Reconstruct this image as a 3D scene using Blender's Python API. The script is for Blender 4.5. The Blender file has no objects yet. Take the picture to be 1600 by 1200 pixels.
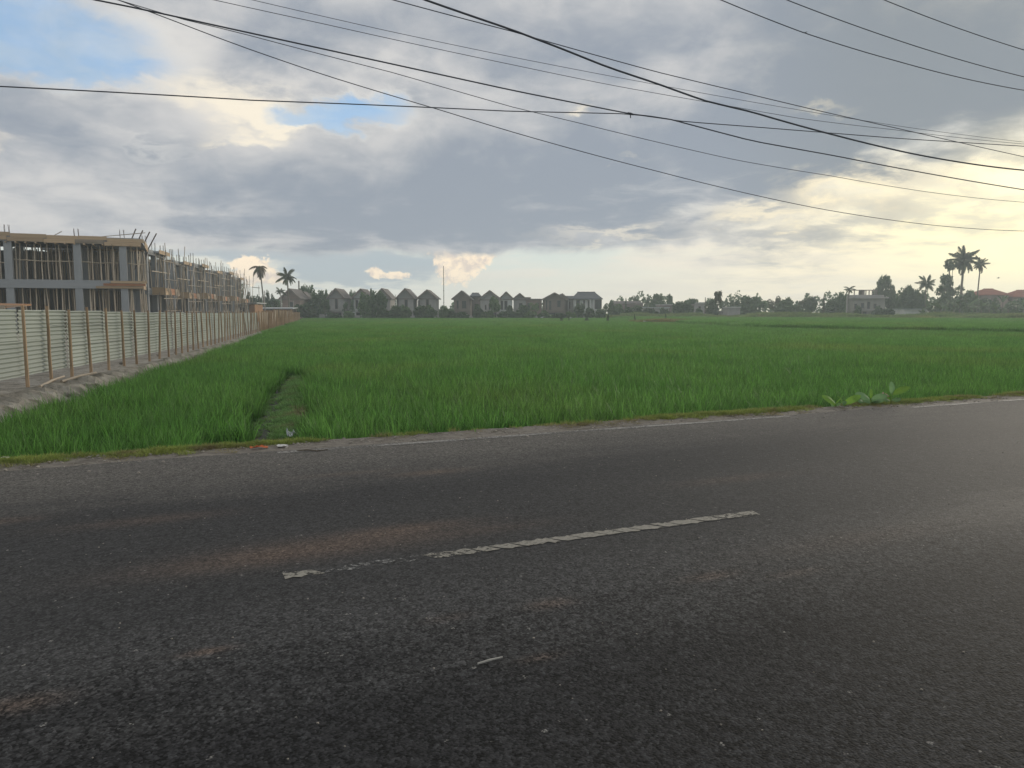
import bpy, bmesh, math, random
import numpy as np
from mathutils import Vector, Matrix

PI = math.pi
scene = bpy.context.scene
col = scene.collection

# ------------------------------------------------------------------ camera
FPX, CX, CY = 1200.0, 800.0, 600.0          # focal length and centre in photograph pixels
CAM_H = 1.5
PITCH = math.atan((CY - 488.0) / FPX)
cam_d = bpy.data.cameras.new('camera')
cam = bpy.data.objects.new('camera', cam_d)
col.objects.link(cam)
cam.location = (0, 0, CAM_H)
cam.rotation_euler = (PI / 2 - PITCH, 0, 0)
cam_d.sensor_width = 36.0
cam_d.lens = FPX / 1600.0 * 36.0
cam_d.clip_end = 3000
cam_d.clip_start = 0.05
scene.camera = cam

SUN_AZ, SUN_EL = math.radians(37), math.radians(8.5)    # azimuth to the right of +Y
scene.view_settings.view_transform = 'Standard'
scene.view_settings.look = 'None'
scene.view_settings.exposure = 0.35
scene.view_settings.gamma = 1.0
scene.view_settings.use_curve_mapping = False
scene.render.engine = 'CYCLES'
cy = scene.cycles
cy.use_denoising = True
try:
    cy.denoiser = 'OPENIMAGEDENOISE'
except Exception:
    pass
cy.max_bounces = 6
cy.diffuse_bounces = 3
cy.glossy_bounces = 2
cy.transmission_bounces = 3
cy.volume_bounces = 1
cy.transparent_max_bounces = 12
cy.caustics_reflective = False
cy.caustics_refractive = False


def ray(px, py):
    cx, cz = (px - CX) / FPX, -(py - CY) / FPX
    s, c = math.sin(PITCH), math.cos(PITCH)
    return Vector((cx, c + cz * s, -s + cz * c))


def at(px, py, d):
    r = ray(px, py)
    return Vector((0, 0, CAM_H)) + r * (d / r.y)


def gp(px, py, z=0.0):
    r = ray(px, py)
    return Vector((0, 0, CAM_H)) + r * ((z - CAM_H) / r.z)


def ang(px, py):
    """azimuth and elevation of a point of the sky, in thousandths of 1.2 rad (about a photo pixel)"""
    r = ray(px, py).normalized()
    return math.atan2(r.x, r.y) * 1200, math.asin(r.z) * 1200


# ------------------------------------------------------------------ node helper
class V:
    """a float socket with operators, so that node graphs can be written as formulas"""
    def __init__(s, t, sock): s.t, s.s = t, sock
    def _m(s, op, *b, clamp=False):
        n = s.t.nodes.new('ShaderNodeMath'); n.operation = op; n.use_clamp = clamp
        for i, x in enumerate((s,) + b):
            if isinstance(x, V): s.t.links.new(x.s, n.inputs[i])
            else: n.inputs[i].default_value = x
        return V(s.t, n.outputs[0])
    def __add__(s, b): return s._m('ADD', b)
    __radd__ = __add__
    def __sub__(s, b): return s._m('SUBTRACT', b)
    def __rsub__(s, b): return (s * -1.0) + b
    def __mul__(s, b): return s._m('MULTIPLY', b)
    __rmul__ = __mul__
    def __truediv__(s, b): return s._m('DIVIDE', b)
    def pow(s, b): return s._m('POWER', b)
    def max(s, b): return s._m('MAXIMUM', b)
    def min(s, b): return s._m('MINIMUM', b)
    def clamp(s): return s._m('ADD', 0.0, clamp=True)
    def exp(s): return s._m('EXPONENT')
    def abs(s): return s._m('ABSOLUTE')
    def step(s, a, b):
        n = s.t.nodes.new('ShaderNodeMapRange'); n.interpolation_type = 'SMOOTHSTEP'
        s.t.links.new(s.s, n.inputs[0])
        lo, hi, x, y = (a, b, 0.0, 1.0) if a < b else (b, a, 1.0, 0.0)
        n.inputs[1].default_value = lo; n.inputs[2].default_value = hi
        n.inputs[3].default_value = x; n.inputs[4].default_value = y
        return V(s.t, n.outputs[0])


def comb(t, x, y, z):
    n = t.nodes.new('ShaderNodeCombineXYZ')
    for i, q in enumerate((x, y, z)):
        if isinstance(q, V): t.links.new(q.s, n.inputs[i])
        else: n.inputs[i].default_value = q
    return n.outputs[0]


def sep(t, sock):
    n = t.nodes.new('ShaderNodeSeparateXYZ'); t.links.new(sock, n.inputs[0])
    return [V(t, o) for o in n.outputs]


def noise(t, vec, scale, detail=4, rough=0.55, dist=0.0, color=False):
    n = t.nodes.new('ShaderNodeTexNoise')
    if vec is not None: t.links.new(vec, n.inputs['Vector'])
    n.inputs['Scale'].default_value = scale; n.inputs['Detail'].default_value = detail
    n.inputs['Roughness'].default_value = rough; n.inputs['Distortion'].default_value = dist
    return n.outputs['Color'] if color else V(t, n.outputs[0])


def voro(t, vec, scale, out='Distance', feature='F1'):
    n = t.nodes.new('ShaderNodeTexVoronoi'); n.feature = feature
    if vec is not None: t.links.new(vec, n.inputs['Vector'])
    n.inputs['Scale'].default_value = scale
    return n.outputs[out]


def mixc(t, f, a, b):
    n = t.nodes.new('ShaderNodeMix'); n.data_type = 'RGBA'
    for i, q in ((0, f), (6, a), (7, b)):
        if isinstance(q, V): t.links.new(q.s, n.inputs[i])
        elif isinstance(q, bpy.types.NodeSocket): t.links.new(q, n.inputs[i])
        elif isinstance(q, (int, float)): n.inputs[i].default_value = q
        else: n.inputs[i].default_value = (*q, 1.0)
    return n.outputs[2]


def gauss(a, e, px, py, rx, ry):
    """soft patch of sky round a point given by the photograph's pixel"""
    a0, e0 = ang(px, py)
    return ((((a - a0) / rx).pow(2.0) + ((e - e0) / ry).pow(2.0)) * -1.0).exp()

# ------------------------------------------------------------------ sky
world = bpy.data.worlds.new('World')
scene.world = world
world.use_nodes = True
wt = world.node_tree
wt.nodes.clear()
tc = wt.nodes.new('ShaderNodeTexCoord')
nrm = wt.nodes.new('ShaderNodeVectorMath'); nrm.operation = 'NORMALIZE'
wt.links.new(tc.outputs['Generated'], nrm.inputs[0])
dx, dy, dz = sep(wt, nrm.outputs[0])
az = dx._m('ARCTAN2', dy) * 1200.0
el = dz._m('ARCSINE') * 1200.0
zz = dz.max(0.0) + 0.14
cvec = comb(wt, dx / zz, dy / zz, 0.0)                       # cloud layer seen in perspective
# noise fields
warp = noise(wt, cvec, 1.7, 3, 0.5, color=True)
wv = wt.nodes.new('ShaderNodeVectorMath'); wv.operation = 'MULTIPLY_ADD'
wt.links.new(warp, wv.inputs[0]); wv.inputs[1].default_value = (0.5, 0.5, 0.5); wt.links.new(cvec, wv.inputs[2])
n_big = noise(wt, wv.outputs[0], 1.15, 7, 0.55)
n_mid = noise(wt, wv.outputs[0], 3.1, 7, 0.58)
avec = comb(wt, az / 1200.0, el / 700.0, 3.3)
n_puff = noise(wt, avec, 26.0, 5, 0.55, 0.3)
n_curd = noise(wt, comb(wt, az / 1200.0, el / 1000.0, 7.7), 120.0, 6, 0.6, 0.4)
bill = V(wt, voro(wt, comb(wt, az / 1200.0 + (n_curd - 0.5) * 0.012, el / 1050.0 + (n_curd - 0.5) * 0.012, 1.0), 120.0, 'Distance', 'SMOOTH_F1'))
n_soft = noise(wt, avec, 7.0, 5, 0.5, 0.4)
n_fine = noise(wt, avec, 14.0, 6, 0.6, 0.5)
n_streak = noise(wt, comb(wt, az / 1200.0, el / 160.0, 1.7), 7.0, 5, 0.55, 0.3)
jx = (n_soft - 0.5) * 150.0 + (n_fine - 0.5) * 90.0            # ragged borders
jy = (n_mid - 0.5) * 110.0 + (n_puff - 0.5) * 50.0
a2, e2 = az + jx, el + jy

sky = wt.nodes.new('ShaderNodeTexSky'); sky.sky_type = 'NISHITA'
sky.sun_disc = False
sky.sun_elevation = SUN_EL
sky.sun_rotation = SUN_AZ
sky.air_density = 1.0; sky.dust_density = 0.6; sky.ozone_density = 2.5
bg_sky = wt.nodes.new('ShaderNodeBackground'); bg_sky.inputs[1].default_value = 0.15
wt.links.new(sky.outputs[0], bg_sky.inputs[0])

# sideways warmth: 0 at the left, 1 towards the sun
sa, se = SUN_AZ * 1200, SUN_EL * 1200
toward = az.abs()._m('MULTIPLY', 0.0) + ((az - sa) / 640.0).pow(2.0)._m('MULTIPLY', -1.0).exp()
glow = ((((az - sa) / 300.0).pow(2.0) + ((el - se * 0.85) / 150.0).pow(2.0)) * -1.0).exp()

# low veil of air and thin cloud along the horizon
veil_l = mixc(wt, toward.step(0.05, 0.75), (0.74, 0.72, 0.63), (0.98, 0.86, 0.63))
veil_l = mixc(wt, el.step(10, 95) * (1.0 - toward.step(0.2, 0.8)), veil_l, (0.58, 0.64, 0.60))
veil_s = mixc(wt, n_streak.step(0.38, 0.66), veil_l, mixc(wt, toward.step(0.05, 0.7), (0.68, 0.67, 0.60), (0.82, 0.74, 0.60)))
veil_c = mixc(wt, glow.step(0.08, 0.75), veil_s, (1.15, 1.02, 0.62))
veil_m = el.step(300, 110)

# main deck of cloud: lower border falls with distance, gaps of blue
border = 88.0 + (az - 60.0).max(0.0) * 0.045 + (az - 330.0).max(0.0) * 0.13
cover = ((el + (n_fine - 0.5) * 34.0 + (n_puff - 0.5) * 18.0 + (n_soft - 0.5) * 30.0) - border).step(-8, 12)
cover_soft = (e2 + (n_mid - 0.5) * 140.0 + (n_fine - 0.5) * 60.0 - border).step(-95, 95)
rightness = az.step(60, 420)
cov = cover * (1.0 - rightness) + cover_soft * rightness
gapf = (gauss(a2, e2, 40, 45, 150, 62) * 1.3 + gauss(a2, e2, 150, 95, 120, 24) * 0.5
        + gauss(a2, e2, 560, 186, 85, 28) * 1.0 + gauss(a2, e2, 470, 172, 70, 20) * 0.6
        + gauss(a2, e2, 250, 226, 90, 9) * 0.35 + gauss(a2, e2, 620, 160, 70, 14) * 0.4)
gapf = gapf + (n_big - 0.5) * 0.5 + (n_fine - 0.5) * 0.5
gap = gapf.step(0.36, 1.0)
edge = gapf.step(0.12, 0.6) * (1.0 - gap)                   # thin bright rim round the gaps
deck_m = cov * (1.0 - gap)

dark = (gauss(a2, e2, 690, 310, 420, 62) * 0.8 + gauss(az, el, 620, 362, 340, 24) * 0.5 + gauss(a2, e2, 1420, 120, 260, 110) * 1.0
        + gauss(a2, e2, 900, 260, 260, 60) * 0.35 + gauss(a2, e2, 600, 65, 300, 65) * 0.6
        + gauss(a2, e2, 130, 170, 120, 30) * 0.45 + gauss(a2, e2, 60, 215, 160, 30) * 0.35
        + gauss(a2, e2, 1000, 230, 220, 60) * 0.45 + gauss(a2, e2, 1010, 40, 200, 60) * 0.35
        - gauss(a2, e2, 330, 155, 150, 40) * 0.5 - gauss(a2, e2, 300, 240, 260, 22) * 0.15
        - gauss(a2, e2, 250, 60, 140, 40) * 0.4)
shade = dark + (n_mid - 0.5) * 1.3 + (n_big - 0.5) * 1.0 + (n_fine - 0.5) * 0.8 + (n_soft - 0.5) * 1.3 + 0.08
c_deck = mixc(wt, shade.step(-0.35, 0.95), (0.55, 0.54, 0.53), (0.245, 0.278, 0.33))
c_deck = mixc(wt, az.step(250, 560) * 0.75, c_deck, mixc(wt, shade.step(-0.3, 0.9), (0.50, 0.47, 0.40), (0.215, 0.24, 0.26)))
c_deck = mixc(wt, edge * 0.42, c_deck, (0.70, 0.68, 0.63))
# sunlit patches in the deck
hot = (gauss(a2, e2, 378, 168, 84, 34) * 1.55 + gauss(a2, e2, 440, 190, 50, 12) * 0.8 + gauss(a2, e2, 370, 222, 40, 9) * 0.8
       + gauss(a2, e2, 10, 75, 34, 12) * 1.0 + gauss(a2, e2, 8, 228, 34, 12) * 0.6
       + gauss(a2, e2, 908, 163, 26, 9) * 0.75 + gauss(a2, e2, 1275, 172, 60, 8) * 0.42
       + gauss(a2, e2, 1320, 288, 80, 22) * 0.85 + gauss(a2, e2, 1190, 335, 100, 16) * 0.9
       + gauss(a2, e2, 1570, 268, 70, 20) * 1.2 + gauss(a2, e2, 1450, 310, 150, 34) * 0.45 + gauss(a2, e2, 960, 365, 120, 10) * 0.7
       + gauss(a2, e2, 970, 250, 16, 6) * 0.35)
hotm = (hot + (n_puff - 0.5) * 0.7 * hot + (n_mid - 0.5) * 0.4 * hot).step(0.05, 1.25)
c_hot = mixc(wt, az.step(0, 560), (0.82, 0.74, 0.60), (1.0, 0.86, 0.58))
c_deck = mixc(wt, hotm * 0.9, c_deck, c_hot)
c_deck = mixc(wt, glow.step(0.5, 1.05) * 0.7, c_deck, (1.0, 0.90, 0.60))

# small sunlit cumulus low over the fields, with grey cloud behind
grey2 = (gauss(az + jx * 0.6, el + jy * 0.4, 590, 415, 150, 26) * 1.1 + gauss(az + jx * 0.6, el + jy * 0.4, 520, 432, 110, 10) * 0.6
         + gauss(az, el + jy * 0.3, 330, 395, 200, 10) * 0.7 + gauss(az, el + jy * 0.3, 1000, 447, 420, 5) * 0.35)
grey2m = (grey2 + (n_fine - 0.5) * 0.7 * grey2).step(0.3, 0.8)
puff = (gauss(az, el, 718, 398, 42, 19) * 1.35 + gauss(az, el, 712, 424, 30, 22) * 1.3 + gauss(az, el, 748, 402, 20, 13) * 0.9 + gauss(az, el, 397, 424, 34, 22) * 1.25
        + gauss(az, el, 428, 436, 16, 7) * 0.8 + gauss(az, el, 585, 425, 13, 10) * 1.1 + gauss(az, el, 622, 431, 26, 7) * 1.0
        + gauss(az, el, 560, 395, 30, 8) * 0.0)
broken = ((n_mid - 0.5) * 2.2 + (n_fine - 0.5) * 1.6 + (n_streak - 0.5) * 1.2 + gauss(az, el, 1150, 320, 420, 60) * 0.55 + gauss(az, el, 1500, 330, 220, 30) * 0.35).step(0.2, 0.75)
broken_m = broken * el.step(70, 130) * az.step(-100, 200)
puffm = (puff + (n_curd - 0.5) * 1.0 + (n_puff - 0.5) * 0.55 - (bill - 0.3) * 0.5).step(0.34, 0.62)
c_puff = mixc(wt, ((n_curd - 0.5) * 1.1 - (bill - 0.35) * 0.45 + (n_puff - 0.5) * 0.9 + 0.5).step(0.16, 0.60), (0.66, 0.56, 0.48), (0.98, 0.81, 0.60))

def bgn(c):
    n = wt.nodes.new('ShaderNodeBackground'); wt.links.new(c, n.inputs[0]); n.inputs[1].default_value = 1.0
    return n.outputs[0]


def mixs(f, a, b):
    n = wt.nodes.new('ShaderNodeMixShader'); wt.links.new(f.s, n.inputs[0])
    wt.links.new(a, n.inputs[1]); wt.links.new(b, n.inputs[2])
    return n.outputs[0]


low = mixc(wt, grey2m * 0.85, veil_c, (0.33, 0.39, 0.44))
low = mixc(wt, broken_m * 0.75, low, mixc(wt, glow, (0.45, 0.43, 0.40), (0.80, 0.74, 0.52)))
low = mixc(wt, puffm, low, c_puff)
thin = bgn(mixc(wt, n_mid.step(0.35, 0.7), (0.31, 0.46, 0.68), (0.52, 0.58, 0.65)))          # thin cloud, its blue emission added to brighten the gaps
high = mixs((n_fine - 0.5) * 0.6 + 0.62, bg_sky.outputs[0], thin)
s1 = mixs(veil_m, high, bgn(low))
s2 = mixs(deck_m, s1, bgn(c_deck))
out = wt.nodes.new('ShaderNodeOutputWorld')
wt.links.new(s2, out.inputs[0])

# ------------------------------------------------------------------ sun behind the cloud, low on the right
sun_d = bpy.data.lights.new('sun', 'SUN')
sun_d.energy = 1.5
sun_d.angle = math.radians(14)
sun_d.color = (1.0, 0.90, 0.75)
sun = bpy.data.objects.new('sun', sun_d)
col.objects.link(sun)
sdir = Vector((math.sin(SUN_AZ) * math.cos(SUN_EL), math.cos(SUN_AZ) * math.cos(SUN_EL), math.sin(SUN_EL)))
sun.rotation_euler = (-sdir).to_track_quat('-Z', 'Y').to_euler()

# ------------------------------------------------------------------ mesh helpers
class MB:
    """collects vertices and faces; build() links them as ONE mesh object"""
    def __init__(s): s.v, s.f, s.mi = [], [], []
    def add(s, vs, fs, m=0):
        o = len(s.v)
        s.v += [tuple(p) for p in vs]
        s.f += [tuple(i + o for i in f) for f in fs]
        s.mi += [m] * len(fs)
        return s
    def box(s, x0, x1, y0, y1, z0, z1, m=0, M=None):
        p = [Vector((x, y, z)) for z in (z0, z1) for (x, y) in ((x0, y0), (x1, y0), (x1, y1), (x0, y1))]
        if M is not None: p = [M @ q for q in p]
        return s.add(p, [(3, 2, 1, 0), (4, 5, 6, 7), (0, 1, 5, 4), (1, 2, 6, 5), (2, 3, 7, 6), (3, 0, 4, 7)], m)
    def bar(s, a, b, w, h, m=0):
        """rectangular bar from a to b"""
        a, b = Vector(a), Vector(b)
        d = (b - a).normalized()
        up = Vector((0, 0, 1)) if abs(d.z) < 0.9 else Vector((0, 1, 0))
        x = d.cross(up).normalized() * (w / 2); y = x.cross(d).normalized() * (h / 2)
        p = [q + i * x + j * y for q in (a, b) for (i, j) in ((-1, -1), (1, -1), (1, 1), (-1, 1))]
        return s.add(p, [(3, 2, 1, 0), (4, 5, 6, 7), (0, 1, 5, 4), (1, 2, 6, 5), (2, 3, 7, 6), (3, 0, 4, 7)], m)
    def tube(s, pts, rad, n=6, m=0, cap=True):
        pts = [Vector(p) for p in pts]
        if not isinstance(rad, (list, tuple)): rad = [rad] * len(pts)
        vs, fs = [], []
        ref = None
        for i, p in enumerate(pts):
            d = (pts[min(i + 1, len(pts) - 1)] - pts[max(i - 1, 0)]).normalized()
            if ref is None:
                ref = Vector((1, 0, 0)) if abs(d.x) < 0.8 else Vector((0, 1, 0))
            x = (ref - d * ref.dot(d)).normalized(); y = d.cross(x); ref = x
            for k in range(n):
                a = 2 * PI * k / n
                vs.append(p + (x * math.cos(a) + y * math.sin(a)) * rad[i])
        for i in range(len(pts) - 1):
            for k in range(n):
                fs.append((i * n + k, i * n + (k + 1) % n, (i + 1) * n + (k + 1) % n, (i + 1) * n + k))
        if cap:
            fs.append(tuple(range(n - 1, -1, -1)))
            fs.append(tuple(range((len(pts) - 1) * n, len(pts) * n)))
        return s.add(vs, fs, m)
    def mesh(s, name, mats, smooth=False):
        me = bpy.data.meshes.new(name)
        me.from_pydata(s.v, [], s.f)
        for m in (mats if isinstance(mats, (list, tuple)) else [mats]): me.materials.append(m)
        if len(me.materials) > 1: me.polygons.foreach_set('material_index', s.mi)
        if smooth: me.polygons.foreach_set('use_smooth', [True] * len(me.polygons))
        me.update()
        return me
    def build(s, name, mats, parent=None, smooth=False):
        return link(name, s.mesh(name, mats, smooth), parent)


def link(name, me, parent=None, loc=None):
    o = bpy.data.objects.new(name, me)
    col.objects.link(o)
    if parent is not None: o.parent = parent
    if loc is not None: o.location = loc
    return o


def tag(o, label=None, cat=None, group=None, kind=None):
    if label: o['label'] = label
    if cat: o['category'] = cat
    if group: o['group'] = group
    if kind: o['kind'] = kind
    return o


def thing(name, loc, label, cat, group=None, rz=0.0):
    o = bpy.data.objects.new(name, None)
    col.objects.link(o)
    o.location = loc; o.rotation_euler = (0, 0, rz)
    o.empty_display_size = 0.3
    return tag(o, label, cat, group)


def copy_tree(o, parent=None):
    c = o.copy(); col.objects.link(c); c.parent = parent
    for ch in o.children: copy_tree(ch, c)
    return c


# ------------------------------------------------------------------ materials
def mat(name, c1, c2=None, rough=0.8, scale=2.0, detail=5, bump=0.0, bscale=None, coord='Object', lo=0.35, hi=0.68, spec=0.3, metal=0.0,
        stretch=None, trans=0.0, rnd=0.0, c3=None, s3=0.4, island=0.0):
    """principled material with two-tone noise, fine relief, an optional third stain colour and a tone that differs per object"""
    m = bpy.data.materials.new(name); m.use_nodes = True
    t = m.node_tree; b = t.nodes['Principled BSDF']
    b.inputs['Roughness'].default_value = rough
    b.inputs['Specular IOR Level'].default_value = spec
    b.inputs['Metallic'].default_value = metal
    tcn = t.nodes.new('ShaderNodeTexCoord')
    if coord == 'World':
        vec = t.nodes.new('ShaderNodeNewGeometry').outputs['Position']
    else:
        vec = tcn.outputs[coord]
    if stretch:
        mp = t.nodes.new('ShaderNodeMapping'); mp.inputs['Scale'].default_value = stretch
        t.links.new(vec, mp.inputs[0]); vec = mp.outputs[0]
    c = c1
    if c2 is not None:
        n = noise(t, vec, scale, detail, 0.6)
        c = mixc(t, n.step(lo, hi), c1, c2)
    if c3 is not None:
        n3 = noise(t, vec, scale * s3, 4, 0.6, 0.5)
        c = mixc(t, n3.step(0.5, 0.68), c, c3)
    if rnd > 0:
        oi = t.nodes.new('ShaderNodeObjectInfo')
        k = V(t, oi.outputs['Random']) * (2 * rnd) + (1 - rnd)
        if island > 0:
            gi = t.nodes.new('ShaderNodeNewGeometry')
            k = k * (V(t, gi.outputs['Random Per Island']) * (2 * island) + (1 - island))
        mul = t.nodes.new('ShaderNodeMix'); mul.data_type = 'RGBA'; mul.blend_type = 'MULTIPLY'; mul.inputs[0].default_value = 1.0
        if isinstance(c, bpy.types.NodeSocket): t.links.new(c, mul.inputs[6])
        else: mul.inputs[6].default_value = (*c, 1)
        t.links.new(comb(t, k, k, k), mul.inputs[7]); c = mul.outputs[2]
    if isinstance(c, bpy.types.NodeSocket): t.links.new(c, b.inputs['Base Color'])
    else: b.inputs['Base Color'].default_value = (*c, 1)
    if bump > 0:
        bn = t.nodes.new('ShaderNodeBump'); bn.inputs['Strength'].default_value = 1.0; bn.inputs['Distance'].default_value = bump
        t.links.new(noise(t, vec, bscale or scale * 3, 5, 0.6).s, bn.inputs['Height'])
        t.links.new(bn.outputs[0], b.inputs['Normal'])
    if trans > 0:
        tr = t.nodes.new('ShaderNodeBsdfTranslucent'); mx = t.nodes.new('ShaderNodeMixShader'); mx.inputs[0].default_value = trans
        if isinstance(c, bpy.types.NodeSocket): t.links.new(c, tr.inputs[0])
        else: tr.inputs[0].default_value = (*c, 1)
        t.links.new(b.outputs[0], mx.inputs[1]); t.links.new(tr.outputs[0], mx.inputs[2])
        t.links.new(mx.outputs[0], t.nodes['Material Output'].inputs[0])
    return m


MT = {}
MT['soil'] = mat('wet_soil', (0.045, 0.04, 0.03), (0.03, 0.045, 0.02), 0.7, 0.8, coord='World', bump=0.03)
MT['land'] = mat('grassland', (0.14, 0.20, 0.06), (0.10, 0.16, 0.05), 0.9, 0.25, coord='World', c3=(0.2, 0.18, 0.08))
MT['gravel'] = mat('gravelly_shoulder', (0.17, 0.15, 0.13), (0.24, 0.22, 0.19), 0.9, 9, coord='World', bump=0.02, bscale=45, c3=(0.10, 0.09, 0.07))
MT['bank'] = mat('bank_soil', (0.27, 0.245, 0.205), (0.39, 0.365, 0.32), 0.95, 1.6, coord='World', bump=0.08, bscale=8, c3=(0.17, 0.155, 0.125), s3=1.8)
MT['bamboo'] = mat('bamboo', (0.28, 0.235, 0.185), (0.37, 0.31, 0.24), 0.6, 1.2, stretch=(1, 1, 0.5), rnd=0.35, c3=(0.17, 0.13, 0.095))
MT['bamboo_pale'] = mat('pale_bamboo', (0.56, 0.47, 0.36), (0.44, 0.36, 0.27), 0.6, 1.0, rnd=0.3)
MT['post'] = mat('fence_post_wood', (0.40, 0.275, 0.17), (0.29, 0.195, 0.12), 0.75, 3.0, stretch=(6, 6, 0.7), rnd=0.22)
MT['zinc'] = mat('zinc_sheet', (0.315, 0.345, 0.31), (0.27, 0.30, 0.27), 0.45, 0.9, spec=0.4, rnd=0.17, stretch=(1, 1, 1), c3=(0.21, 0.235, 0.21))
MT['zinc_old'] = mat('weathered_board', (0.36, 0.30, 0.235), (0.27, 0.22, 0.17), 0.8, 1.5, rnd=0.28)
MT['concrete'] = mat('raw_concrete', (0.33, 0.34, 0.35), (0.25, 0.26, 0.27), 0.85, 0.7, bump=0.01, bscale=12, c3=(0.15, 0.15, 0.15), s3=1.1)
MT['plaster'] = mat('grey_plaster', (0.28, 0.285, 0.30), (0.22, 0.225, 0.235), 0.9, 0.5)
MT['board'] = mat('formwork_board', (0.46, 0.34, 0.22), (0.36, 0.255, 0.165), 0.75, 1.4, stretch=(0.5, 0.5, 4), rnd=0.25)
MT['board_red'] = mat('reddish_board', (0.40, 0.20, 0.11), (0.31, 0.15, 0.085), 0.75, 1.4, stretch=(0.5, 0.5, 4), rnd=0.25)
MT['steel'] = mat('rusty_rebar', (0.075, 0.055, 0.05), (0.12, 0.08, 0.06), 0.7, 8)
MT['cable'] = mat('black_cable', (0.055, 0.06, 0.075), None, 0.5)
MT['wire'] = mat('iron_wire', (0.06, 0.06, 0.055), None, 0.5)
MT['white'] = mat('white_paint', (0.66, 0.65, 0.62), (0.52, 0.51, 0.48), 0.7, 1.5)
MT['paper'] = mat('paper', (0.6, 0.6, 0.58), (0.48, 0.47, 0.45), 0.8, 9)
MT['orange'] = mat('orange_plastic', (0.55, 0.14, 0.045), (0.42, 0.10, 0.03), 0.5, 9)
MT['plastic'] = mat('white_plastic', (0.62, 0.64, 0.66), (0.38, 0.4, 0.43), 0.35, 6)
MT['pink'] = mat('pink_paper', (0.55, 0.36, 0.31), (0.42, 0.26, 0.22), 0.7, 9)
MT['dark'] = mat('dark_opening', (0.018, 0.02, 0.022), None, 0.4, spec=0.5)
MT['stone'] = mat('stone', (0.34, 0.31, 0.27), (0.22, 0.2, 0.17), 0.9, 3, bump=0.02, rnd=0.2)
MT['rice'] = mat('rice_leaf', (0.145, 0.31, 0.065), (0.11, 0.265, 0.052), 0.5, 0.35, coord='World', trans=0.5, spec=0.25, c3=(0.175, 0.285, 0.065), s3=0.28, rnd=0.14, island=0.55)
MT['grass'] = mat('grass_leaf', (0.21, 0.28, 0.08), (0.15, 0.23, 0.07), 0.6, 0.25, coord='World', trans=0.4, rnd=0.2, c3=(0.26, 0.25, 0.09), island=0.3)
MT['moss'] = mat('mossy_grass', (0.31, 0.36, 0.09), (0.24, 0.30, 0.075), 0.8, 3, coord='World', trans=0.25, c3=(0.27, 0.23, 0.12), s3=0.7, rnd=0.2, island=0.3)
MT['path_grass'] = mat('path_grass_leaf', (0.21, 0.37, 0.11), (0.15, 0.29, 0.085), 0.6, 2.5, coord='World', trans=0.4, rnd=0.25, c3=(0.28, 0.26, 0.13), island=0.4)
MT['dry'] = mat('dry_grass', (0.30, 0.25, 0.11), (0.23, 0.21, 0.09), 0.8, 1, coord='World', trans=0.25, rnd=0.2)
MT['leaf'] = mat('tree_leaf', (0.065, 0.115, 0.045), (0.09, 0.145, 0.05), 0.6, 0.5, coord='World', trans=0.3, rnd=0.3, island=0.3)
MT['leaf_pale'] = mat('pale_tree_leaf', (0.13, 0.20, 0.07), (0.10, 0.16, 0.06), 0.6, 0.5, coord='World', trans=0.3, rnd=0.25, island=0.3)
MT['leaf_olive'] = mat('olive_tree_leaf', (0.085, 0.095, 0.04), (0.06, 0.07, 0.03), 0.6, 0.5, coord='World', trans=0.25, rnd=0.25)
MT['banana'] = mat('banana_leaf', (0.075, 0.13, 0.035), (0.055, 0.10, 0.03), 0.45, 0.6, trans=0.35, rnd=0.25)
MT['taro'] = mat('broad_leaf', (0.20, 0.36, 0.06), (0.15, 0.29, 0.055), 0.65, 5, trans=0.45, rnd=0.2, spec=0.12)
MT['taro_dull'] = mat('dull_broad_leaf', (0.20, 0.34, 0.15), (0.15, 0.27, 0.12), 0.65, 5, trans=0.4, rnd=0.2, spec=0.12)
MT['frond'] = mat('palm_frond', (0.055, 0.085, 0.03), (0.08, 0.105, 0.035), 0.5, 0.8, trans=0.2, rnd=0.3)
MT['frond_dry'] = mat('dry_palm_frond', (0.16, 0.105, 0.05), (0.11, 0.085, 0.04), 0.6, 0.8, trans=0.2, rnd=0.3)
MT['bark'] = mat('bark', (0.13, 0.105, 0.08), (0.08, 0.065, 0.05), 0.9, 3, stretch=(3, 3, 0.7), bump=0.02)
MT['palm_bark'] = mat('palm_bark', (0.19, 0.165, 0.13), (0.13, 0.11, 0.085), 0.9, 2, stretch=(0.3, 0.3, 5))
MT['pole'] = mat('pale_pole', (0.42, 0.40, 0.36), (0.34, 0.32, 0.29), 0.8, 1)
MT['wall_brown'] = mat('brown_board_wall', (0.25, 0.20, 0.175), (0.20, 0.16, 0.14), 0.85, 0.8, rnd=0.1)
MT['wall_grey'] = mat('grey_wall', (0.40, 0.375, 0.36), (0.31, 0.29, 0.28), 0.9, 0.5, rnd=0.1)
MT['wall_white'] = mat('white_wall', (0.62, 0.62, 0.60), (0.5, 0.5, 0.48), 0.85, 0.5)
MT['wall_pink'] = mat('dusky_wall', (0.33, 0.24, 0.205), (0.27, 0.195, 0.165), 0.85, 0.5)
MT['roof_grey'] = mat('grey_roof', (0.10, 0.105, 0.12), (0.07, 0.075, 0.085), 0.7, 0.8, rnd=0.15)
MT['roof_brown'] = mat('brown_roof', (0.155, 0.13, 0.12), (0.11, 0.095, 0.09), 0.8, 0.8, rnd=0.12)
MT['roof_red'] = mat('red_roof', (0.30, 0.09, 0.055), (0.23, 0.07, 0.045), 0.75, 0.8)
MT['roof_tin'] = mat('tin_roof', (0.42, 0.44, 0.45), (0.34, 0.36, 0.37), 0.5, 0.5)
MT['ochre'] = mat('ochre_board', (0.38, 0.20, 0.09), (0.30, 0.16, 0.08), 0.8, 1)
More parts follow.
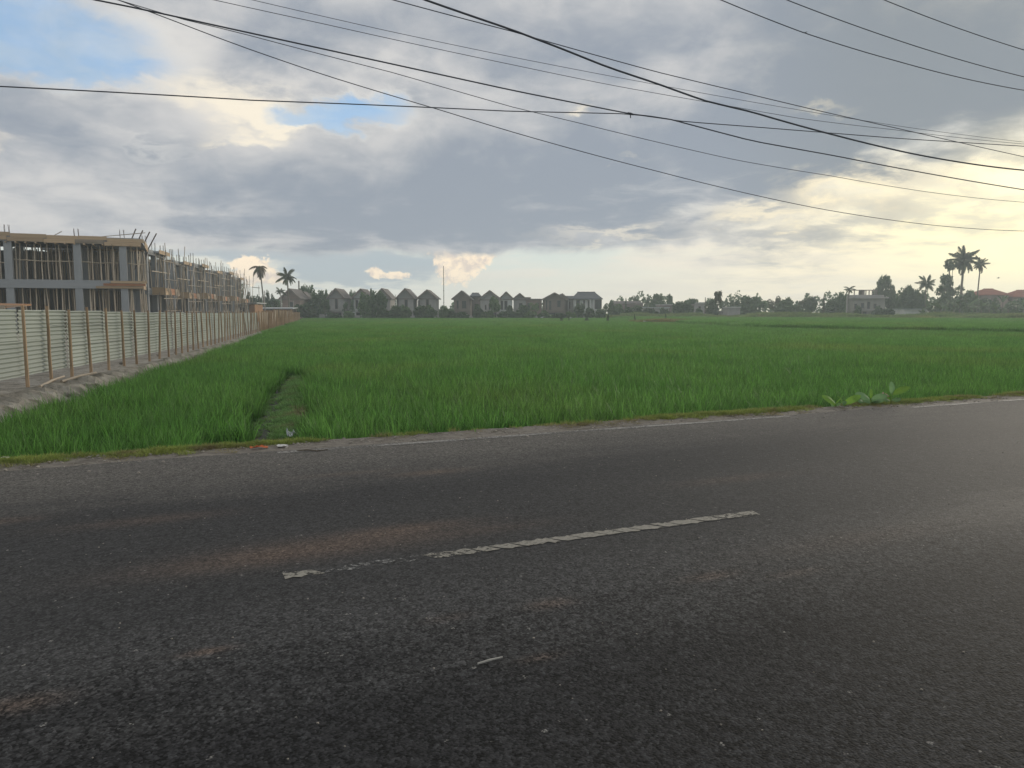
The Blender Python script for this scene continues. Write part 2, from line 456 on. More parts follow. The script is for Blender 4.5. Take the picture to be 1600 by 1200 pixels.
MT['bird'] = mat('dark_feather', (0.04, 0.035, 0.035), None, 0.8)

# asphalt: road-local coordinates, x along the road, y across it from the camera
ROAD_ANG = math.radians(24.0)
RT = Vector((math.cos(ROAD_ANG), math.sin(ROAD_ANG), 0)); RN = Vector((-math.sin(ROAD_ANG), math.cos(ROAD_ANG), 0))


def ruv(px, py, z=0.0):
    p = gp(px, py, z)
    return p.dot(RT), p.dot(RN)


def make_asphalt():
    m = bpy.data.materials.new('asphalt'); m.use_nodes = True
    t = m.node_tree; b = t.nodes['Principled BSDF']
    tcn = t.nodes.new('ShaderNodeTexCoord'); vec = tcn.outputs['Object']
    u, v, _ = sep(t, vec)
    n1 = noise(t, vec, 0.45, 4, 0.55)
    n2 = noise(t, vec, 2.3, 5, 0.6)
    n3 = noise(t, vec, 30, 3, 0.6)
    ns = noise(t, comb(t, u * 0.16, v * 2.0, 0.0), 1.3, 5, 0.55)
    cell = V(t, voro(t, vec, 95.0, 'Color'))
    c2 = V(t, voro(t, vec, 42.0, 'Color'))
    dst = V(t, voro(t, vec, 95.0, 'Distance'))
    fleck = V(t, voro(t, vec, 55.0, 'Color', 'F1'))
    # worn, dusty and fresh zones across the road (with streaks along it)
    k = (ns - 0.5) * 1.3 + (n2 - 0.5) * 0.5
    vv = v + k
    coarse_vignette = vv.step(3.5, 2.6)                                   # open near lane, lens vignetting also painted into its dark tone
    track = ((((vv - 3.75) / 0.33).pow(2.0)) * -1.0).exp()       # polished wheel track
    track2 = ((((vv - 6.3) / 0.5).pow(2.0)) * -1.0).exp()
    dusty = (vv + (n1 - 0.5) * 1.2 - (u * 0.10).min(0.8)).step(5.9, 8.0)
    base = mixc(t, coarse_vignette, (0.047, 0.047, 0.0475), (0.0185, 0.0188, 0.0203))
    base = mixc(t, ((n1 - 0.5) * 1.4 + 0.25).clamp(), base, (0.031, 0.0315, 0.033))
    base = mixc(t, track * (u.step(5.0, 1.5) * 0.35 + 0.25), base, (0.060, 0.060, 0.0605))
    base = mixc(t, track2 * 0.4, base, (0.027, 0.0275, 0.03))
    base = mixc(t, dusty * 0.85, base, (0.135, 0.127, 0.116))
    stain = None
    for (px, py, lu, lv, a) in ((640, 826, 0.45, 0.12, 0.8), (480, 856, 0.75, 0.20, 0.62), (360, 880, 0.6, 0.16, 0.4), (560, 850, 0.9, 0.25, 0.25), (672, 738, 0.36, 0.11, 0.75), (235, 812, 0.5, 0.13, 0.5),
                                (322, 1018, 0.10, 0.035, 1.0), (860, 943, 0.13, 0.06, 0.62), (1110, 900, 0.17, 0.06, 0.62), (20, 1102, 0.16, 0.07, 0.7),
                                (0, 815, 0.25, 0.10, 0.7), (540, 740, 0.5, 0.08, 0.4), (1245, 895, 0.2, 0.05, 0.35), (846, 1027, 0.1, 0.035, 0.5),
                                (1150, 748, 0.6, 0.12, 0.4), (700, 965, 0.12, 0.05, 0.3), (1350, 840, 0.9, 0.16, 0.25), (760, 827, 0.5, 0.1, 0.3)):
        su, sv = ruv(px, py)
        g = ((((u - su) / lu).pow(2.0) + ((v - sv) / lv).pow(2.0)) * -1.0).exp() * a
        stain = g if stain is None else stain + g
    stain = stain * ((n2 - 0.5) * 1.6 + (n3 - 0.5) * 1.0 + 1.0).clamp()
    base = mixc(t, stain.clamp() * 0.42, base, (0.20, 0.135, 0.098))
    # aggregate: every stone its own tone, a few pale ones, dark gaps between
    c3 = V(t, voro(t, vec, 24.0, 'Color'))
    n5 = noise(t, vec, 9.0, 5, 0.7)
    rougher = vv.step(4.6, 2.8) * 0.45 + 0.5
    tone = ((cell.pow(2.2) - 0.31) * 2.3 + (c2.pow(2.0) - 0.33) * 1.2 + (c3 - 0.5) * 0.35 + (n3 - 0.5) * 1.6 + (n5 - 0.5) * 0.9) * rougher + 1.0
    tone = tone.max(0.12)
    mul = t.nodes.new('ShaderNodeMix'); mul.data_type = 'RGBA'; mul.blend_type = 'MULTIPLY'; mul.inputs[0].default_value = 1.0
    t.links.new(base, mul.inputs[6]); t.links.new(comb(t, tone, tone, tone), mul.inputs[7])
    c = mixc(t, fleck.step(0.935, 0.95) * dst.step(0.6, 0.3) * 0.75, mul.outputs[2], (0.30, 0.29, 0.27))
    c = mixc(t, noise(t, vec, 60, 2, 0.5).step(0.62, 0.72) * 0.45, c, (0.015, 0.015, 0.015))
    t.links.new(c, b.inputs['Base Color'])
    ro = track * -0.04 + 0.84 + dusty * 0.1
    t.links.new(ro.s, b.inputs['Roughness'])
    b.inputs['Specular IOR Level'].default_value = 0.2
    bn = t.nodes.new('ShaderNodeBump'); bn.inputs['Distance'].default_value = 0.002; bn.inputs['Strength'].default_value = 0.9
    t.links.new((dst * -0.8 + n3 * 0.9).s, bn.inputs['Height'])
    t.links.new(bn.outputs[0], b.inputs['Normal'])
    return m


def make_marking(name, lo, hi, col1, rag=9.0):
    """road paint, worn away in flakes"""
    m = bpy.data.materials.new(name); m.use_nodes = True
    t = m.node_tree; b = t.nodes['Principled BSDF']
    tcn = t.nodes.new('ShaderNodeTexCoord'); vec = tcn.outputs['Object']
    n1 = noise(t, vec, 1.1, 3, 0.6); n2 = noise(t, vec, rag * 3, 5, 0.7); n3 = noise(t, vec, 45, 2)
    k = (n1 - 0.5) * 0.8 + (n2 - 0.5) * 1.0 + 0.5
    t.links.new(mixc(t, n3.step(0.35, 0.65), col1, tuple(c * 0.72 for c in col1)), b.inputs['Base Color'])
    b.inputs['Roughness'].default_value = 0.8
    t.links.new((k.step(lo, hi)).s, b.inputs['Alpha'])
    return m


MT['asphalt'] = make_asphalt()
MT['line'] = make_marking('worn_line_paint', 0.30, 0.62, (0.30, 0.29, 0.27))
MT['dash'] = make_marking('dash_paint', 0.30, 0.50, (0.29, 0.275, 0.235))
MT['dash_worn'] = make_marking('worn_dash_paint', 0.40, 0.66, (0.28, 0.28, 0.27))

# ------------------------------------------------------------------ ground, road, shoulder
random.seed(7)
FIELD_Z = -0.38


def fz(y):
    """level of the paddy soil: it rises a little towards the houses"""
    return FIELD_Z + 0.34 * min(max((y - 20) / 150.0, 0), 1)


mb = MB()
ys = [-40, 0, 12, 20, 60, 110, 170, 230, 400, 640]
xs = [-430, -120, -40, 0, 40, 120, 430]
vs = [(x, y, fz(y) - 0.05) for y in ys for x in xs]
mb.add(vs, [(j * 7 + i, j * 7 + i + 1, (j + 1) * 7 + i + 1, (j + 1) * 7 + i) for j in range(len(ys) - 1) for i in range(6)])
tag(mb.build('ground', MT['soil']), kind='structure')

V_EDGE = 8.45           # white edge line, metres from the camera across the road
V_OUT = 9.15            # outer edge of the shoulder


def strip(name, v0, v1, z, zb, m, u0=-60, u1=190, jit0=0.0, jit1=0.0, step=0.25, kind='structure', zj=0.0):
    """a sheet along the road with ragged borders and a skirt down to zb"""
    mb = MB(); n = int((u1 - u0) / step)
    a0 = a1 = 0
    for i in range(n + 1):
        u = u0 + (u1 - u0) * i / n
        a0 = a0 * 0.75 + random.gauss(0, 1) * 0.45; a1 = a1 * 0.75 + random.gauss(0, 1) * 0.45
        q0, q1 = v0 + a0 * jit0, v1 + a1 * jit1
        dz0, dz1 = random.uniform(-zj, zj), random.uniform(-zj, zj)
        mb.v += [(u, q0, zb), (u, q0, z + dz0), (u, q1, z + dz1), (u, q1, zb)]
    for i in range(n):
        o = i * 4
        for k in range(3): mb.f.append((o + k, o + 4 + k, o + 5 + k, o + 1 + k)); mb.mi.append(0)
    o = mb.build(name, m); o.rotation_euler = (0, 0, ROAD_ANG)
    return tag(o, kind=kind)


road = strip('road', -0.6, V_EDGE + 0.12, 0.0, -0.6, MT['asphalt'], jit0=0.05, jit1=0.04)
strip('shoulder', V_EDGE + 0.02, V_OUT, -0.012, -0.75, MT['gravel'], jit1=0.012, zj=0.006)
strip('near_verge', -30.0, -0.5, -0.014, -0.75, MT['gravel'], step=1.0)

# painted markings: the line along the far edge, in worn stretches, and the broken dash in the middle
def marking(name, pts_lo, pts_hi, m, parent):
    mb = MB(); n = len(pts_lo)
    mb.v = [(p[0], p[1], 0.004) for p in pts_lo] + [(p[0], p[1], 0.004) for p in pts_hi]
    mb.f = [(i, i + 1, n + i + 1, n + i) for i in range(n - 1)]; mb.mi = [0] * (n - 1)
    return mb.build(name, m, parent)


for (xa, xb) in ((430, 1235), (1425, 1800)):
    ua, ub = None, None
    def u_on_edge(px):
        r = ray(px, 600); k = V_EDGE / Vector((r.x, r.y, 0)).dot(RN)
        return (Vector((r.x, r.y, 0)) * k).dot(RT)
    ua, ub = u_on_edge(xa), u_on_edge(xb)
    n = int((ub - ua) / 0.07)
    lo = [(ua + (ub - ua) * i / n, V_EDGE - 0.055 + random.gauss(0, 0.006)) for i in range(n + 1)]
    hi = [(q[0], V_EDGE + 0.055 + random.gauss(0, 0.006)) for q in lo]
    marking('edge_line', lo, hi, MT['line'], road)

A, B = ruv(441, 901), ruv(1183, 801)
cuts = [0.0, 0.055, 0.09, 0.125, 0.16, 0.195, 0.245, 0.285, 0.335, 0.375, 0.42, 0.455, 0.50, 0.545, 0.60, 0.64, 0.68, 0.735, 0.775, 0.835, 0.89, 0.945, 1.0]
for i in range(len(cuts) - 1):
    c0, c1 = cuts[i] + random.uniform(0.0012, 0.003), cuts[i + 1] - random.uniform(0.0012, 0.003)
    sk0, sk1 = (0.05 if i else 0.0), (0.05 if i < len(cuts) - 2 else -0.02)
    lo, hi = [], []
    for k in range(6):
        q = c0 + (c1 - c0) * k / 5
        p = Vector((A[0] + (B[0] - A[0]) * q, A[1] + (B[1] - A[1]) * q))
        skew = sk0 + (sk1 - sk0) * k / 5
        lo.append((p.x + skew, p.y - 0.049 + random.gauss(0, 0.009)))
        hi.append((p.x - skew * 0.3, p.y + 0.049 + random.gauss(0, 0.009)))
    if i == 2 and False: continue
    marking('dash_piece', lo, hi, MT['dash_worn'] if i in (1, 2, 3, 4, 5) else MT['dash'], road)

# ------------------------------------------------------------------ scattering of stuff
lib = bpy.data.collections          # source tufts live in collections that are not part of the scene


def source(name, meshes):
    c = bpy.data.collections.new(name)
    for i, me in enumerate(meshes):
        c.objects.link(bpy.data.objects.new(f'{name}_{i:02d}', me))
    return c


def scatter(name, pts, src, nvar):
    """one object whose points carry copies of the source tufts: pts = (x, y, z, rot, scale, height)"""
    me = bpy.data.meshes.new(name)
    pts = np.array(pts, dtype=float)
    me.vertices.add(len(pts)); me.vertices.foreach_set('co', pts[:, :3].ravel())
    for nm, k in (('rot', 3), ('scl', 4), ('hsc', 5)):
        a = me.attributes.new(nm, 'FLOAT', 'POINT'); a.data.foreach_set('value', pts[:, k])
    a = me.attributes.new('idx', 'INT', 'POINT'); a.data.foreach_set('value', np.random.RandomState(len(pts)).randint(0, nvar, len(pts)).astype(np.int32))
    o = link(name, me)
    g = bpy.data.node_groups.new(name, 'GeometryNodeTree')
    g.interface.new_socket('Geometry', in_out='INPUT', socket_type='NodeSocketGeometry')
    g.interface.new_socket('Geometry', in_out='OUTPUT', socket_type='NodeSocketGeometry')
    N = g.nodes.new; L = g.links.new
    gi, go = N('NodeGroupInput'), N('NodeGroupOutput')
    ci = N('GeometryNodeCollectionInfo'); ci.inputs[0].default_value = src
    ci.inputs[1].default_value = True; ci.inputs[2].default_value = True
    ip = N('GeometryNodeInstanceOnPoints'); ip.inputs['Pick Instance'].default_value = True
    def at_(nm, ty='FLOAT'):
        n = N('GeometryNodeInputNamedAttribute'); n.data_type = ty; n.inputs[0].default_value = nm
        return n.outputs[0]
    cr = N('ShaderNodeCombineXYZ'); L(at_('rot'), cr.inputs[2])
    er = N('FunctionNodeEulerToRotation'); L(cr.outputs[0], er.inputs[0])
    cs = N('ShaderNodeCombineXYZ'); s_ = at_('scl'); L(s_, cs.inputs[0]); L(s_, cs.inputs[1]); L(at_('hsc'), cs.inputs[2])
    L(gi.outputs[0], ip.inputs['Points']); L(ci.outputs[0], ip.inputs['Instance'])
    L(at_('idx', 'INT'), ip.inputs['Instance Index']); L(er.outputs[0], ip.inputs['Rotation']); L(cs.outputs[0], ip.inputs['Scale'])
    L(ip.outputs[0], go.inputs[0])
    md = o.modifiers.new('scatter', 'NODES'); md.node_group = g
    return tag(o, kind='stuff')


def blades(rs, size, nhill, nblade, h, w, seg, spread, lean):
    """a square patch of grass: nhill hills, each a fan of nblade curved blades"""
    mb = MB()
    for _ in range(nhill):
        hx, hy = rs.uniform(-size / 2, size / 2, 2)
        hh = h * rs.uniform(0.85, 1.12)
        for _ in range(nblade):
            a = rs.uniform(0, 2 * PI); ox, oy = math.cos(a), math.sin(a)
            bx, by = hx + ox * spread * rs.uniform(0, 1), hy + oy * spread * rs.uniform(0, 1)
            L_ = hh * rs.uniform(0.62, 1.08); ln = lean * rs.uniform(0.2, 1.5); dr = rs.uniform(0.0, 0.22)
            tw = a + PI / 2 + rs.uniform(-0.9, 0.9); wx, wy = math.cos(tw) * w / 2, math.sin(tw) * w / 2
            vs = []; fs = []
            for k in range(seg):
                q = k / seg
                r_ = ln * q ** 1.7 * L_ ; z = L_ * (q - dr * q * q)
                ww = 1.0 - 0.35 * q
                c = (bx + ox * r_, by + oy * r_, z)
                vs += [(c[0] - wx * ww, c[1] - wy * ww, c[2]), (c[0] + wx * ww, c[1] + wy * ww, c[2])]
                if k: fs.append((2 * k - 2, 2 * k - 1, 2 * k + 1, 2 * k))
            vs.append((bx + ox * ln * L_, by + oy * ln * L_, L_ * (1 - dr)))
            fs.append((2 * seg - 2, 2 * seg - 1, 2 * seg))
            mb.add(vs, fs)
    return mb


rs = np.random.RandomState(3)
near_src = source('rice_near', [blades(rs, 0.55, 20, 12, 0.53, 0.0142, 3, 0.065, 0.36).mesh('rice_near', MT['rice']) for _ in range(6)])
mid_src = source('rice_mid', [blades(rs, 1.1, 55, 10, 0.50, 0.019, 2, 0.06, 0.36).mesh('rice_mid', MT['rice']) for _ in range(5)])
far_src = source('rice_far', [blades(rs, 2.3, 180, 6, 0.50, 0.034, 1, 0.09, 0.35).mesh('rice_far', MT['rice']) for _ in range(4)])

# ---- fence line and its bank (points on the foot of the fence, from the photograph)
FB = 0.03
foot = [gp(14.5, 609.5, FB), gp(130, 585, FB), gp(257, 558.0, FB)]
d0 = (foot[2] - foot[0]).normalized()
foot = [foot[0] - d0 * 9.0, foot[0], foot[2], at(405.5, 518, 60), at(447.5, 507.5, 96), at(468, 499, 135)]
foot = [Vector((p.x, p.y, FB)) for p in foot]


def fence_x(y):
    for a, b in zip(foot[:-1], foot[1:]):
        if y <= b.y or b is foot[-1]:
            return a.x + (b.x - a.x) * (y - a.y) / (b.y - a.y)


# ---- the bund path into the paddy
PA, PB = gp(430, 690, -0.25), gp(462, 590, -0.25)
pdir = (PB - PA).normalized(); pnor = Vector((pdir.y, -pdir.x, 0))
PW0, PW1, PEND = -0.50, 0.38, (PB - PA).length
# ---- the second paddy on the right and the bund before it
b2 = [at(1062, 505, 104), at(1215, 511.5, 70), at(1640, 518, 54), at(2100, 520, 50)]
b2 = [Vector((p.x, p.y, 0)) for p in b2]


def b2_y(x):
    if x < b2[0].x: return 1e9
    for a, b in zip(b2[:-1], b2[1:]):
        if x <= b.x: return a.y + (b.y - a.y) * (x - a.x) / (b.x - a.x)
    return b2[-1].y


def in_field(x, y, m=0.0):
    if x * RN.x + y * RN.y < V_OUT + 0.16 + m: return False
    if x < fence_x(y) + bank_w(y) + m: return False
    q = Vector((x, y, 0)) - Vector((PA.x, PA.y, 0))
    s = q.dot(pdir)
    if s < PEND + 0.1 and PW0 - 0.02 - m < q.dot(pnor) < PW1 + m: return False
    if abs(y - b2_y(x)) < 0.55: return False
    return True


def bank_w(y): return 1.0 + min(max(0.0, 20 - y) * 0.075, 0.45) - 0.4 * min(max((y - 24) / 36.0, 0), 1)


def far_edge(x):
    return 172.0 if x < 20 else max(118.0, 172.0 - (x - 20) * 0.75)


def rice_points(d0, d1, step, jit, sc):
    pts = []
    y = d0
    while y < d1:
        half = y * 0.72 + 5
        x = -half
        while x < half:
            X, Y = x + random.uniform(-jit, jit), y + random.uniform(-jit, jit)
            x += step
            if Y > far_edge(X) or not in_field(X, Y, step * 0.18 if step < 1 else 0.1): continue
            z = fz(Y) - 0.02
            h = 1.0 + 0.08 * math.sin(X * 0.31 + 1.3 * math.sin(Y * 0.23)) * math.sin(Y * 0.27 + X * 0.05) + random.uniform(-0.06, 0.06)
            if Y > b2_y(X): z += 0.28
            pts.append((X, Y, z, random.uniform(0, 2 * PI), random.uniform(0.92, 1.1) * sc, h))
        y += step
    return pts


scatter('rice_field', rice_points(4.5, 30, 0.40, 0.16, 1.0), near_src, 6)
scatter('rice_field', rice_points(29.7, 80, 0.80, 0.3, 1.0), mid_src, 5)
scatter('rice_field', rice_points(79.5, 178, 1.75, 0.6, 1.0), far_src, 4)

# ---- embankment below the fence: rough earth with a broken lip
mb = MB()
n = 420; prof = [(-14.0, 0.02), (-2.2, 0.0), (-0.5, 0.02), (0.12, 0.01), (0.40, 0.0), (0.58, -0.06), (0.72, -0.20), (0.84, -0.33), (1.02, -0.47), (1.25, -0.62)]
for i in range(n + 1):
    y = foot[0].y + (160 - foot[0].y) * (i / n) ** 1.8
    x = fence_x(y); k = bank_w(y) / 1.05
    for j, (a, z) in enumerate(prof):
        j_ = 0.055 if 4 <= j <= 8 else 0.02
        mb.v.append((x + (a * k if a > 0 else a) + random.gauss(0, j_), y + random.gauss(0, 0.02), max(z, fz(y) - 0.1 if j > 7 else -9) + random.gauss(0, j_ * 0.7)))
m_ = len(prof)
for i in range(n):
    for j in range(m_ - 1):
        mb.f.append((i * m_ + j, i * m_ + j + 1, (i + 1) * m_ + j + 1, (i + 1) * m_ + j)); mb.mi.append(0)
tag(mb.build('earth_bank', MT['bank']), kind='structure')
mb = MB()
vs = [(-260, 5, -0.03), (-12, 5, -0.03)]
mb.v = []
for i in range(30):
    y = 5 + i * 5.6
    mb.v += [(-260, y, -0.06), (fence_x(y) - 6, y, -0.05)]
for i in range(29):
    mb.f.append((2 * i, 2 * i + 1, 2 * i + 3, 2 * i + 2)); mb.mi.append(0)
tag(mb.build('building_site_ground', MT['bank']), kind='structure')

# ---- path, ditch, their weeds
mb = MB(); n = 40
for i in range(n + 1):
    s = -1.2 + (PEND + 1.3) * i / n
    for a, z in ((-0.42, -0.36), (-0.33, -0.33), (-0.17, -0.30), (-0.10, -0.235), (0.05, -0.215), (0.2, -0.23), (0.30, -0.26), (0.36, -0.38)):
        p = Vector((PA.x, PA.y, 0)) + pdir * s + pnor * (a + random.gauss(0, 0.02))
        mb.v.append((p.x, p.y, z + random.gauss(0, 0.012)))
for i in range(n):
    for j in range(7): mb.f.append((i * 8 + j, i * 8 + j + 1, i * 8 + 9 + j, i * 8 + 8 + j)); mb.mi.append(0)
tag(mb.build('path', MT['soil']), kind='structure')
MT['ditch'] = mat('ditch_water', (0.018, 0.02, 0.015), (0.03, 0.026, 0.018), 0.55, spec=0.15)
mb = MB()
for i in range(2):
    s = -1.2 if i == 0 else PEND + 0.1
    for a in (-0.36, -0.14):
        p = Vector((PA.x, PA.y, 0)) + pdir * s + pnor * a; mb.v.append((p.x, p.y, -0.305))
mb.f = [(0, 1, 3, 2)]; mb.mi = [0]
tag(mb.build('ditch_water', MT['ditch']), kind='structure')

tuft_src = source('weed_tuft', [blades(rs, 0.22, 7, 9, 0.085, 0.011, 2, 0.03, 1.1).mesh('weed_tuft', MT['path_grass']) for _ in range(4)])
moss_src = source('moss_tuft', [blades(rs, 0.20, 10, 8, 0.06, 0.009, 1, 0.03, 1.0).mesh('moss_tuft', MT['moss']) for _ in range(4)])
pts = []
for _ in range(1150):
    s = random.uniform(0, PEND); a = random.gauss(0.1, 0.11)
    if not -0.16 < a < 0.34 or random.random() < 0.3 * (1 + math.sin(s * 2.1)): continue
    p = PA + pdir * s + pnor * a
    pts.append((p.x, p.y, -0.235, random.uniform(0, 6.28), random.uniform(0.6, 1.1), random.uniform(0.5, 1.1)))
for _ in range(160):
    s = random.uniform(0, PEND); p = PA + pdir * s + pnor * random.choice((random.gauss(-0.36, 0.03), random.gauss(-0.17, 0.03)))
    pts.append((p.x, p.y, -0.32, random.uniform(0, 6.28), random.uniform(0.4, 0.8), random.uniform(0.4, 1.0)))
scatter('path_weeds', pts, tuft_src, 4)
pts = []
def shoulder_pt(u, v): return RT * u + RN * v
u_l = u_on_edge(290); u_r = u_on_edge(520)
for _ in range(5200):
    u = random.uniform(-14, 40); r_ = random.random()
    if u < u_l: v = V_OUT - abs(random.gauss(0, 0.13)) + 0.05
    elif u < u_r: v = V_OUT - abs(random.gauss(0, 0.05)) + 0.03
    elif u < u_on_edge(960):
        if random.random() > 0.06: continue
        v = V_OUT - abs(random.gauss(0, 0.04)) + 0.04
    else: v = V_OUT - abs(random.gauss(0, 0.10)) + 0.05
    if math.sin(u * 3.1) + math.sin(u * 1.7 + 1) + random.uniform(-1, 1) < -0.7: continue
    p = shoulder_pt(u, v)
    pts.append((p.x, p.y, -0.02, random.uniform(0, 6.28), random.uniform(0.6, 1.2), random.uniform(0.5, 1.3)))
scatter('roadside_moss', pts, moss_src, 4)
dry_src = source('dry_litter', [blades(rs, 0.2, 6, 6, 0.05, 0.007, 1, 0.05, 2.2).mesh('dry_litter', MT['dry']) for _ in range(3)])
pts = []
for _ in range(1500):
    u = random.uniform(-12, 40)
    v = V_OUT - abs(random.gauss(0.12, 0.16))
    if math.sin(u * 2.3 + 2) + random.uniform(-1.4, 1.0) < 0.0 or (u_r < u < u_on_edge(900) and random.random() < 0.8): continue
    p = shoulder_pt(u, v)
    pts.append((p.x, p.y, -0.016, random.uniform(0, 6.28), random.uniform(0.5, 1.1), random.uniform(0.3, 1.0)))
scatter('roadside_litter', pts, dry_src, 3)
# loose grit on the shoulder and the asphalt's edge
def pebble(rs_, r):
    bm = bmesh.new(); bmesh.ops.create_icosphere(bm, subdivisions=1, radius=r)
    for v in bm.verts: v.co *= rs_.uniform(0.75, 1.25)
    for v in bm.verts: v.co.z *= 0.65
    me = bpy.data.meshes.new('pebble'); bm.to_mesh(me); bm.free(); me.materials.append(MT['stone'])
    return me
peb_src = source('grit', [pebble(rs, 0.012) for _ in range(4)])
pts = []
for _ in range(2600):
    u = random.uniform(-10, 26); v = V_OUT - abs(random.gauss(0, 0.38))
    p = shoulder_pt(u, v); s_ = random.choice((0.4, 0.6, 0.8, 1.0, 1.7))
    pts.append((p.x, p.y, -0.008 if v > V_EDGE + 0.12 else 0.002, random.uniform(0, 6.28), s_, s_))
for _ in range(500):
    u = random.uniform(-4, 10); v = random.uniform(1.5, 8)
    p = shoulder_pt(u, v); s_ = random.uniform(0.2, 0.55)
    pts.append((p.x, p.y, 0.002, random.uniform(0, 6.28), s_, s_))
scatter('grit', pts, peb_src, 4)
# weeds and grass mounds beyond the paddy
wild_src = source('wild_grass', [blades(rs, 2.2, 70, 8, 0.75, 0.06, 2, 0.16, 0.6).mesh('wild_grass', MT['grass']) for _ in range(4)])
def rise(X, Y):
    if X < 0: return 0.0
    k = min(X / 30.0, 1.0) * min(max((Y - far_edge(X) + 2) / 12.0, 0.0), 1.0)
    return k * (0.62 + 0.22 * math.sin(X * 0.21 + 1.0) + 0.16 * math.sin(X * 0.53 + Y * 0.1))
mb = MB(); nx, ny = 70, 14
for j in range(ny):
    for i in range(nx):
        X = i * 3.0; Y = far_edge(X) - 3 + j * 5.0
        mb.v.append((X, Y, fz(Y) - 0.08 + rise(X, Y)))
mb.f = [(j * nx + i, j * nx + i + 1, (j + 1) * nx + i + 1, (j + 1) * nx + i) for j in range(ny - 1) for i in range(nx - 1)]; mb.mi = [0] * len(mb.f)
tag(mb.build('grassy_rise', MT['land'], smooth=True), kind='structure')
pts = []
for _ in range(4200):
    X = random.uniform(-60, 190); Y = far_edge(X) + abs(random.gauss(0, 1)) * (9 if X < 20 else 22) + 0.5
    hump = 0.85 + 0.8 * (0.5 + 0.5 * math.sin(X * 0.35 + math.sin(Y * 0.2) * 2)) ** 2
    if X < 5: hump *= 0.7
    pts.append((X, Y, fz(Y) - 0.1 + rise(X, Y), random.uniform(0, 6.28), random.uniform(0.8, 1.3), hump * (0.75 if X > 20 else 0.8) * random.uniform(0.7, 1.2)))
scatter('wild_grass', pts, wild_src, 4)
bund_src = source('bund_grass', [blades(rs, 1.0, 34, 7, 0.30, 0.03, 1, 0.1, 0.8).mesh('bund_grass', MT['dry']) for _ in range(3)])
pts = []
for a, b in zip(b2[:-1], b2[1:]):
    for i in range(int((b - a).length / 0.8)):
        p = a.lerp(b, random.random())
        if random.random() < 0.55: pts.append((p.x, p.y + random.gauss(0, 0.2), fz(p.y) - 0.02, random.uniform(0, 6.28), 0.8, random.uniform(0.9, 1.5)))
for _ in range(60):
    p = at(random.gauss(1035, 18), 503, random.uniform(104, 112))
    pts.append((p.x, p.y, fz(p.y) + 0.02, random.uniform(0, 6.28), 1.3, random.uniform(2.4, 3.2)))
scatter('bund_grass', pts, bund_src, 3)

# ------------------------------------------------------------------ fence of zinc sheets on bamboo posts
random.seed(21)
fence = thing('zinc_fence', foot[0], 'long fence of pale horizontal corrugated zinc sheets nailed to brown wooden posts', 'fence')
L0 = foot[0].copy()


def along(s):
    """point and direction on the fence line at s metres from its near end"""
    for a, b in zip(foot[:-1], foot[1:]):
        l = (b - a).length
        if s <= l or b is foot[-1]: return a + (b - a).normalized() * s, (b - a).normalized()
        s -= l


S_ZINC = sum((b - a).length for a, b in zip(foot[:3], foot[1:4]))
S_END = sum((b - a).length for a, b in zip(foot[:-1], foot[1:]))


def fence_top(y): return 1.53 - 0.09 * min(max((y - 15) / 15.0, 0), 1) + 0.02 * max((y - 40) / 20, 0)


mb = MB(); mb.tube([(0, 0, 0), (0.004, 0.003, 0.55), (-0.004, 0, 1.1), (0, 0, 1.6)], [0.036, 0.033, 0.031, 0.028], 7)
post_me = [mb.mesh('post', MT['post'])]
mb = MB(); mb.tube([(0, 0, 0), (-0.006, 0.006, 0.6), (0.006, 0, 1.15), (0, 0.004, 1.6)], [0.034, 0.033, 0.031, 0.03], 7)
post_me.append(mb.mesh('post', MT['post']))


def sheet_mesh(length, h, ridges):
    mb = MB(); n = ridges * 4
    for i in range(n + 1):
        z = h * i / n; y = 0.019 * math.sin(2 * PI * i / 4)
        mb.v += [(0, y, z), (length / 2, y + 0.004, z), (length, y, z)]
    for i in range(n):
        for k in range(2): mb.f.append((i * 3 + k, i * 3 + k + 1, i * 3 + k + 4, i * 3 + k + 3)); mb.mi.append(0)
    return mb.mesh('zinc_sheet', MT['zinc'], smooth=True)


SP = 1.2
lo_me, hi_me = sheet_mesh(2 * SP - 0.04, 0.70, 8), sheet_mesh(2 * SP - 0.04, 0.66, 8)
np_ = int(S_ZINC / SP)
for i in range(np_ + 1):
    p, d = along(i * SP + random.uniform(-0.08, 0.08)); nr = Vector((d.y, -d.x, 0))
    o = link('post', random.choice(post_me), fence, p + nr * 0.05 - L0 + Vector((0, 0, -0.06)))
    o.rotation_euler = (random.gauss(0, 0.012), random.gauss(0, 0.028), random.uniform(0, 6))
    o.scale.z = (fence_top(p.y) + 0.10 + random.uniform(-0.03, 0.05)) / 1.6
    if i % 2 == 0 and i < np_ - 1:
        p0, _ = along(i * SP); p1, _ = along((i + 2) * SP); dd = (p1 - p0).normalized()
        a = math.atan2(dd.y, dd.x); t_ = fence_top(p0.y)
        for me, z0, off in ((lo_me, 0.20, -0.012), (hi_me, t_ - 0.66 - 0.01, -0.045)):
            o = link('zinc_sheet', me, fence, p0 + dd * random.uniform(-0.03, 0.05) - nr * 0.03 + nr * off * 0.3 - L0 + Vector((0, 0, z0 + random.uniform(-0.012, 0.012))))
            o.rotation_euler = (random.gauss(0, 0.006), random.gauss(0, 0.004), a)
            o.location += nr * (0.012 if (i // 2) % 2 else -0.012)
